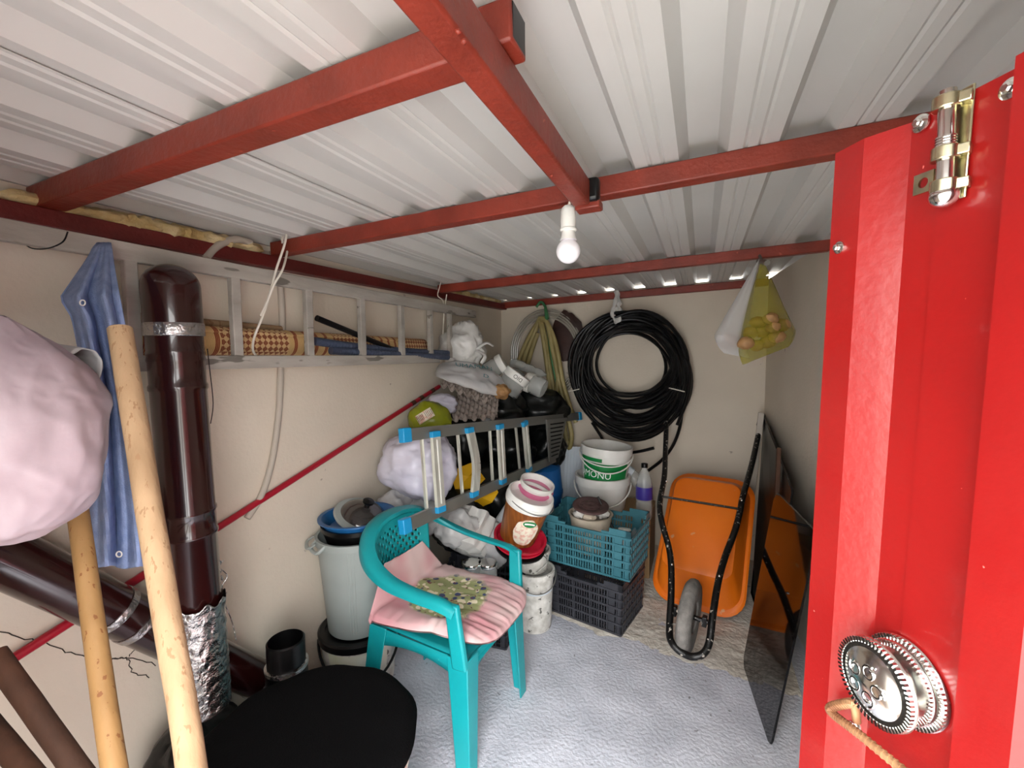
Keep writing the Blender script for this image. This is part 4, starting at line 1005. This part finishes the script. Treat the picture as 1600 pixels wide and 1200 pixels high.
for pts, m in (([(806, 590, 3.40), (812, 560, 3.39), (825, 530, 3.38), (838, 508, 3.37), (845, 500, 3.36), (850, 520, 3.35), (858, 570, 3.34), (866, 620, 3.34), (868, 660, 3.34)], m_hose),
               ([(814, 580, 3.39), (822, 552, 3.38), (836, 518, 3.37), (843, 503, 3.36), (849, 530, 3.33), (856, 580, 3.33), (863, 640, 3.33)], m_hose),
               ([(823, 575, 3.39), (830, 550, 3.38), (840, 520, 3.37)], m_hose),
               ([(846, 500, 3.35), (855, 505, 3.34), (862, 540, 3.33), (872, 590, 3.33), (884, 640, 3.33), (893, 680, 3.33), (889, 700, 3.34), (884, 680, 3.35), (880, 650, 3.35)], m_hose),
               ([(842, 498, 3.36), (852, 500, 3.35), (866, 530, 3.34), (874, 570, 3.33), (870, 610, 3.33), (866, 650, 3.33)], m_hose),
               ([(874, 565, 3.32), (880, 600, 3.32), (892, 640, 3.32), (900, 660, 3.33)], m_hose),
               ([(852, 482, 3.38), (854, 500, 3.34), (858, 530, 3.33), (864, 570, 3.33), (872, 610, 3.34), (876, 650, 3.34)], m_hosegreen),
               ([(838, 480, 3.42), (845, 472, 3.42), (852, 480, 3.40), (856, 498, 3.36)], m_hosegreen)):
    g = G(); pp = catmull([PY(*q_) for q_ in pts], 6); g.tube(pp, .019 if m is m_hose else .011, 10); g.build('hose_strand', m, tt)
tt = T('clear_hose_coil', 'coil of clear hose behind the beige garden hose on the back wall', 'hose coil', PY(858, 620, 3.45))
for i in range(4):
    g = G(); rx, ry = 56-3*i, 68-4*i
    g.tube([PY(855+rx*math.cos(2*PI*k/48), 552+ry*math.sin(2*PI*k/48), 3.45-.006*i) for k in range(48)], .0085, 8, closed=True); g.build('hose_loop', m_hoseclear, tt)
g = G(); g.ball(PY(884, 526, 3.455), (.13, .022, .20), 24, 16, crumple(31, .12, .06))
tag(g.build('brown_sack', m_brownbag), 'dark brown sack hanging inside the clear hose coil', 'sack')
# ================================================================== aluminium stepladder lying on its side across the pile
t = T('stepladder', 'aluminium stepladder with blue caps lying on its side across the pile', 'ladder', P(640, 815, 1.86))
tA, tB = P(632, 680, 1.86), P(905, 650, 3.36)
bA, bB = P(632, 822, 1.80), P(866, 716, 3.12)
nl = (tB-tA).cross(bA-tA).normalized()
for a, b in ((tA, tB), (bA, bB)):
    g = G(); g.bar(a, b, .024, .055, nl.cross(b-a)); g.build('rail', m_aludark, t, bevel=.002)
def on(a, b, px):
    lo, hi = 0., 1.
    for _ in range(30):
        m = (lo+hi)/2; q = a.lerp(b, m)-EYE; x = 800+F*q.dot(rt)/q.dot(fw)
        if x < px: lo = m
        else: hi = m
    return a.lerp(b, lo)
fwd = -nl if nl.dot(EYE-tA) < 0 else nl
for i, (pt, pb2, bent) in enumerate(((674, 683, 0), (728, 736, 1), (776, 781, 0), (815, 822, 0))):
    a, b = on(tA, tB, pt), on(bA, bB, pb2); m = a.lerp(b, .55)
    if bent: m += (b-a).cross(fwd).normalized()*-.034
    g = G(); pts = [a+fwd*.022, m+fwd*.022, b+fwd*.022] if bent else [a+fwd*.022, b+fwd*.022]
    if bent: pts = catmull(pts, 6)
    for q0, q1 in zip(pts, pts[1:]): g.bar(q0, q1, .050, .018, fwd)
    rg = g.build('rung', m_alu, t)
    g = G()
    if not bent: g.bar(a.lerp(b, .1)+fwd*.032, a.lerp(b, .9)+fwd*.032, .005, .003, fwd); g.build('tread_ridge', m_white, rg, smooth=False)
    for e, o_ in ((a, b), (b, a)):
        d_ = (o_-e).normalized(); g = G(); g.bar(e-d_*.004+fwd*.022, e+d_*.024+fwd*.022, .054, .022, fwd); g.build('blue_cap', m_blue, rg, bevel=.003)
    # slender back strut beside each tread
    off = (tA-tB).normalized()*.055
    g = G(); g.bar(a+off-fwd*.01, b+off-fwd*.01, .012, .012, fwd); g.build('strut', m_alu, t)
for a, b in ((tA, tB), (bA, bB)):
    d_ = (b-a).normalized(); g = G(); g.bar(a-d_*.02, a+d_*.028, .034, .062, nl.cross(d_)); g.build('end_cap', m_blue, t, bevel=.004)
d_ = (tB-tA).normalized(); g = G(); g.bar(tB-d_*.03, tB+d_*.02, .034, .062, nl.cross(d_)); g.build('end_cap', m_blue, t, bevel=.004)
a, b, c, d = on(tA, tB, 848), on(tA, tB, 880), on(bA, bB, 853), on(bA, bB, 866)
g = G(); g.prism([a+fwd*.02, b+fwd*.02, d.lerp(b, .02)+fwd*.02, c+fwd*.02], fwd*.012)
po_ = g.build('platform', m_aludark, t, smooth=False)
for k in range(9):
    f = .12+.76*k/8; p1 = a.lerp(c, f); p2 = b.lerp(d, f); g = G(); g.bar(p1.lerp(p2, .15)+fwd*.034, p1.lerp(p2, .85)+fwd*.034, .008, .004, fwd); g.build('groove', m_black, po_, smooth=False)
# ================================================================== the pile in the back left corner
q = P(836, 790, 3.22); q.z = 0; M = Matrix.Translation(q)
t = T('blue_barrel', 'blue plastic barrel half hidden behind the stepladder and the ice cream tub', 'barrel', q)
g = G(); g.lathe([(.17, 0), (.19, .03), (.20, .2), (.205, .21), (.205, .23), (.20, .24), (.20, .48), (.205, .49), (.205, .51), (.20, .52), (.185, .68), (.15, .70), (0, .70)], 36, M); g.build('barrel_body', m_barrel, t)
for k, (px, py, d_, r) in enumerate(((838, 640, 3.22, (.22, .2, .16)), (775, 640, 3.05, (.22, .2, .18)), (722, 690, 2.88, (.17, .2, .2)), (790, 700, 3.12, (.20, .18, .19)), (850, 700, 3.26, (.16, .14, .17)), (755, 770, 2.82, (.22, .2, .2)), (775, 850, 2.95, (.24, .22, .22)), (720, 810, 2.68, (.2, .2, .2)))):
    binbag('garbage_bag', P(px, py, d_), r, 50+k, ['black bin bag at the top right of the pile beside the beige hose', 'black bin bag at the top of the pile under the egg cartons', 'black bin bag behind the bent ladder rung', 'black bin bag behind the middle rungs of the stepladder', 'black bin bag behind the ladder platform', 'black bin bag behind the yellow plastic pieces', 'black bin bag at the bottom of the pile', 'black bin bag low at the left of the pile'][k], group='black bags')
binbag('carrier_bag', P(655, 724, 2.30), (.20, .18, .178), 70, 'big lavender white full bag behind the left end of the stepladder', m_lav, amp=.10, fine=.05, knot=(.75, -.4, -.7), kn=.25, nu=70, nv=50)
binbag('carrier_bag', P(618, 792, 2.28), (.085, .09, .085), 71, 'small grey plastic bag under the lavender white bag at its left', m_grey, fine=.08)
binbag('carrier_bag', P(668, 800, 2.34), (.13, .11, .11), 72, 'grey plastic bag under the lavender white bag behind the thick ladder tread', m_grey, fine=.08)
binbag('carrier_bag', P(712, 822, 2.30), (.12, .10, .10), 73, 'cloudy clear plastic bag behind the armchair back', m_clear, fine=.09)
g = G(); a, b = P(748, 800, 2.42), P(722, 862, 2.28)
ax2 = (b-a); u2 = ax2.normalized().orthogonal(); v2 = ax2.normalized().cross(u2)
g.grid(lambda u, v: a+ax2*v+(u2*math.cos(2*PI*u)+v2*math.sin(2*PI*u))*(.085+.012*noise.noise(V((math.cos(2*PI*u)*3, math.sin(2*PI*u)*3, v*3)))+.006*math.sin(9*2*PI*u))*min(1, .35+8*min(v, 1-v)), 60, 24, cu=True)
tag(g.build('plastic_roll', m_whitebag), 'rolled up milky plastic sheet behind the right arm of the armchair', 'plastic roll')
g = G(); a, b = P(812, 770, 2.62), P(760, 850, 2.42); g.tube([a, b], .035, 16); tag(g.build('foam_roll', m_foamwhite), 'thin white foam roll beside the brown ice cream tub', 'roll')
binbag('carrier_bag', P(770, 850, 2.40), (.10, .09, .13), 74, 'crumpled clear plastic bag beside the red basin behind the armchair arm', m_clear, fine=.09)
# yellow folded plastic
def sheetpoly(name, pts, d_, label, th=.012):
    g = G(); c = [P(x, y, d_+dd) for x, y, dd in pts]
    m = sum(c, V())/len(c)-fw*.03
    vs = c+[m]; k = len(c); g.add(vs, [(i, (i+1) % k, k) for i in range(k)])
    return tag(g.build(name, m_yellow, solid=th, smooth=False), label, 'plastic piece')
sheetpoly('yellow_plastic', [(704, 738, 0), (722, 730, .02), (748, 718, 0), (747, 736, .04), (758, 748, 0), (744, 760, .03), (712, 765, 0)], 2.60, 'upper yellow folded plastic piece behind the bent ladder rung')
sheetpoly('yellow_plastic', [(722, 776, 0), (756, 762, .02), (774, 760, 0), (777, 768, .03), (768, 784, 0), (752, 790, .02), (735, 786, 0)], 2.56, 'lower yellow rounded plastic piece below the stepladder')
# bag of greens and egg cartons
t = binbag('carrier_bag', P(672, 655, 2.58), (.125, .12, .105), 75, 'yellow green plastic bag with a white sticker on top of the pile', m_ygbag, amp=.08, fine=.035)
g = G(); c = P(664, 650, 2.445); ux = (rt*.86+up*.52).normalized(); uy = (up*.86-rt*.50).normalized()
g.grid(lambda u, v: c+ux*(u-.5)*.10+uy*(v-.5)*.055-fw*(.012-.05*(u-.5)**2), 8, 6); st_ = g.build('sticker', m_cream, t)
st_.modifiers.new('solid', 'SOLIDIFY').thickness = .001
g = G()
for k in range(11):
    if k in (5,): continue
    u = -.044+.0088*k; p1 = c+ux*u+uy*.020-fw*(.0135-.05*(u/.1)**2); g.bar(p1, p1-uy*.034, .0025, .0006, fw)
o = g.build('barcode', m_darkink, t, smooth=False); o['kind'] = 'stuff'
binbag('carrier_bag', P(690, 632, 2.72), (.10, .09, .07), 76, 'purple tinted white bag between the green bag and the egg cartons', m_lav, fine=.09)
def egg_tray(c, ux, uy, label, seed, n=6, pitch=.056):
    uz = ux.cross(uy).normalized(); M = frame(c, ux, uy, uz); g = G(); R_ = n*8+1; s_ = n*pitch
    def f(u, v):
        x = (u-.5)*s_; y = (v-.5)*s_; k = 2*PI/pitch
        q_ = .5+.5*math.cos(k*x)*math.cos(k*y); z = .042*q_**1.3+.02*noise.noise(V((x*4, y*4, seed)))
        return M @ V((x, y, z))
    g.grid(f, R_, R_)
    return tag(g.build('egg_tray', m_egg, solid=.003), label, 'egg tray', 'grey pulp egg trays on the pile')
ux = (rt*.90-fw*.25-up*.30).normalized(); uy = (up*.38+fw*.90).normalized(); uy = (uy-ux*uy.dot(ux)).normalized()
egg_tray(P(742, 606, 2.84), ux, uy, 'upper grey egg tray under the printed plastic bag', 1)
ux2 = (rt*.95-fw*.1+up*.10).normalized(); uy2 = (up*.50+fw*.80).normalized(); uy2 = (uy2-ux2*uy2.dot(ux2)).normalized()
egg_tray(P(745, 637, 2.78), ux2, uy2, 'lower grey egg tray with its corner pointing down over the stepladder', 4, 5)
# printed bag
g = G(); c = P(738, 590, 2.74); uxb = (rt*.93+fw*.2-up*.27).normalized(); uyb = (up*.55+fw*.8).normalized(); uyb = (uyb-uxb*uyb.dot(uxb)).normalized(); uzb = uxb.cross(uyb)
if uzb.dot(EYE-c) < 0: uzb = -uzb
BMt = frame(c, uxb, uyb, uzb)
def pbag(u, v):
    a_ = 2*PI*u; x = .225*v*math.copysign(abs(math.cos(a_))**.7, math.cos(a_)); y = .13*v*math.copysign(abs(math.sin(a_))**.7, math.sin(a_))
    z = .05*(1-v*v)**.5+.016*noise.noise(V((x*14, y*14, 2)))+.01*(1-2*abs(noise.noise(V((x*9, y*16, 7)))))
    return BMt @ V((x, y, z-.03*(x/.22)**2))
g.grid(pbag, 60, 24, cu=True)
o = g.build('printed_bag', m_clear, solid=.004); tag(o, 'milky plastic bag printed with teal letters lying on the egg trays', 'bag')
vs, fs = text_mesh('UMAMAN', .055); g = G(); RM = BMt @ Matrix.Translation(V((-.01, .015, .074))) @ Matrix.Rotation(.22, 4, 'Z'); g.add([V((p.x, p.y, .006*math.sin(p.x*20)-.2*p.x*p.x)) for p in vs], fs, RM)
g.build('lettering', m_ink, o, smooth=False)
vs, fs = text_mesh('D', .05); g = G(); g.add(vs, fs, BMt @ Matrix.Translation(V((.07, -.045, .068))))
g.build('lettering', m_ink, o, smooth=False)
g = G()
for k in range(5): g.ball(P(772+k*5, 612-(k % 2)*5, 2.70), (.022, .022, .028), 12, 8, crumple(k, .1, .02))
binbag('bread_bag', P(783, 612, 2.72), (.055, .05, .045), 77, 'small brown egg-coloured bundle in the open end of the printed bag', m_potato, fine=.08, cat='bundle')
bpy.data  # jars
def jar(label, c, ax_, r, h_, lidm=m_white, lidh=.03, body=m_glass, group='jars on the pile', txt=None):
    ax_ = ax_.normalized(); x = V((.3, .2, .9)).cross(ax_).normalized(); M = frame(c, x, ax_.cross(x), ax_)
    t = T('jar', label, 'jar', c, group)
    g = G(); g.lathe([(r*.9, 0), (r, .01), (r, h_*.8), (r*.93, h_*.88), (r*.93, h_)], 32, M); g.build('jar_body', body, t)
    g = G(); g.lathe([(r*.98, h_-.005), (r*1.04, h_), (r*1.04, h_+lidh), (r*.98, h_+lidh+.004), (0, h_+lidh+.004)], 32, M); g.build('lid', lidm, t)
    if txt:
        e = EYE-M.translation; va_ = math.atan2(e.dot(M.col[1].to_3d()), e.dot(M.col[0].to_3d()))
        vs, fs = text_mesh(txt, lidh*.75); g = G(); rr = r*1.04+.002
        g.add([V((rr*math.cos(va_+.15-(p.x)/rr), rr*math.sin(va_+.15-(p.x)/rr), h_+lidh*.5-p.y)) for p in vs], fs, M); g.build('lettering', m_darkink, t, smooth=False)
    return t
jar('clear jar with a white lid lying beside the tied white carrier bag', P(760, 582, 2.95), rt*.8+up*.45-fw*.1, .065, .10, lidh=.035)
jar('clear jar with a white printed lid lying in the middle of the jars', P(790, 612, 2.92), rt*.55+up*.75-fw*.05, .088, .10, lidh=.05, txt='DIO')
jar('clear plastic jar lying on its side at the right end of the jars', P(850, 608, 3.0), -rt*.75+up*.35+fw*.3, .068, .10, lidh=.04, lidm=m_whitedirty)
for k, (px, py) in enumerate(((798, 566), (812, 572), (826, 578), (792, 578))):
    c = P(px, py, 3.2); ax_ = (rt*.7-up*.2+fw*(.1*k-.1)).normalized(); x = V((0, .2, .9)).cross(ax_).normalized()
    bottle(['small clear bottle at the back of the jar heap under the hose', 'second small clear bottle in front of the hose loops', 'clear bottle nearest the hose strands', 'clear bottle just above the printed jar lid'][k], c, .033, .14, (x, ax_.cross(x), ax_), capless=True)
# tied white bag at the end of the wall ladder
t = binbag('carrier_bag', P(722, 543, 2.88), (.15, .13, .14), 80, 'tied white carrier bag hanging at the far end of the wall ladder', m_whitebag, amp=.14, fine=.07, knot=(.3, .1, .95), kn=.25, nu=64, nv=44)
for pts in ([(745, 545, 2.8), (760, 536, 2.78), (771, 541, 2.77)], [(745, 548, 2.8), (758, 556, 2.77), (752, 568, 2.76)], [(728, 512, 2.85), (735, 508, 2.82), (738, 516, 2.8)]):
    g = G(); pp = catmull([P(*q_) for q_ in pts], 5); g.tube(pp, [.022-.010*i/len(pp) for i in range(len(pp))], 8, flat=.45); g.build('bag_handle', m_whitebag, t)
# jars behind the armchair on a crate
q = V((-1.08, 2.02, 0))
crate('plastic_crate', (-1.30, 1.90), V((.45, .03, 0)), None, .002, .42, .30, .34, m_crateblack, 'dark plastic crate under the glass jars behind the armchair', 'stacked harvest crates', 12)
for k, (px, py, r) in enumerate(((737, 878, .047), (762, 882, .047))):
    c = P(px, py, 2.20); c.z = .347
    jar(['glass jar with a silver lid behind the armchair at the left', 'second glass jar with a silver lid, nearer the armchair arm'][k], c, V((0, 0, 1)), r, .095, m_chrome, .012, m_glass, 'glass jars behind the armchair')
# ================================================================== hanging bag of potatoes
hk = P(1190, 398, 2.06)
t = T('hook', 'small grey pipe hook on the roof beam holding the yellow bag', 'hook', hk)
g = G(); g.tube([P(1186, 388, 2.11), P(1187, 400, 2.08), P(1190, 408, 2.05)], .007, 8); g.build('hook_strap', m_aludark, t)
g = G(); g.tube([P(1186, 408, 2.09), P(1199, 411, 1.99)], .013, 16); g.tube([P(1198.9, 410.9, 1.991), P(1199.4, 411, 1.987)], .0085, 12); g.build('hook_pipe', m_aludark, t)
def hang_bag(name, top, pxl, pxr, ytop, ybot, d_, dep, m, label, seed, skew=0):
    g = G()
    def f(u, v):
        a_ = 2*PI*u; y = ytop+(ybot-ytop)*v
        w_ = min(1, (v/.80)**.95) if v < .8 else (1-((v-.8)/.2)**2*.22)
        xl = top+(pxl-top)*w_; xr = top+(pxr-top)*w_; cx_ = (xl+xr)/2; hw = (xr-xl)/2
        y2 = y-skew*(math.cos(a_))*v*v
        k = 1+.06*noise.noise(V((math.cos(a_)*2, math.sin(a_)*2, v*3+seed)))+.05*math.sin(7*a_+seed)*(1-v)
        return P(cx_+hw*math.cos(a_)*k, y2, d_+dep*w_*math.sin(a_)*k*(1 if v < .8 else max(.03, 1-((v-.8)/.2)**1.6)))
    g.grid(f, 48, 36, cu=True); return tag(g.build(name, m), label, 'bag')
hang_bag('potato_bag', 1191, 1152, 1243, 404, 556, 2.04, .10, m_ybag, 'olive yellow see-through bag of potatoes hanging from the roof beam', 3, 14)
hang_bag('onion_bag', 1187, 1116, 1166, 404, 556, 2.06, .07, m_clear, 'thin clear bag hanging behind the yellow bag of potatoes', 9, -4)
rnd = random.Random(2)
spots_ = [(1166, 536), (1183, 540), (1200, 534), (1214, 526), (1172, 520), (1190, 518), (1208, 512), (1222, 508), (1184, 504), (1204, 498)]
for k, (px, py) in enumerate(spots_):
    g = G(); g.ball(P(px, py, 2.02+.04*((k % 3)-1)), (rnd.uniform(.03, .037), .032, rnd.uniform(.026, .031)), 14, 10, crumple(k+5, .12, .01))
    row_ = ('bottom', 'middle', 'top')[0 if k < 4 else 1 if k < 8 else 2]; nth = ('first', 'second', 'third', 'fourth')[k if k < 4 else k-4 if k < 8 else k-8]
    tag(g.build('potato', m_potato), '%s potato from the left in the %s layer inside the yellow bag' % (nth, row_), 'potato', 'potatoes in the yellow bag')
for k, (px, py) in enumerate(((1140, 528), (1150, 536), (1134, 540))):
    g = G(); g.ball(P(px, py, 2.06+.02*k), (.027, .027, .025), 14, 10, crumple(k+25, .1, .01)); tag(g.build('potato', m_potato), ('upper left', 'right hand', 'lowest left')[k]+' potato inside the thin clear hanging bag', 'potato', 'potatoes in the clear bag')
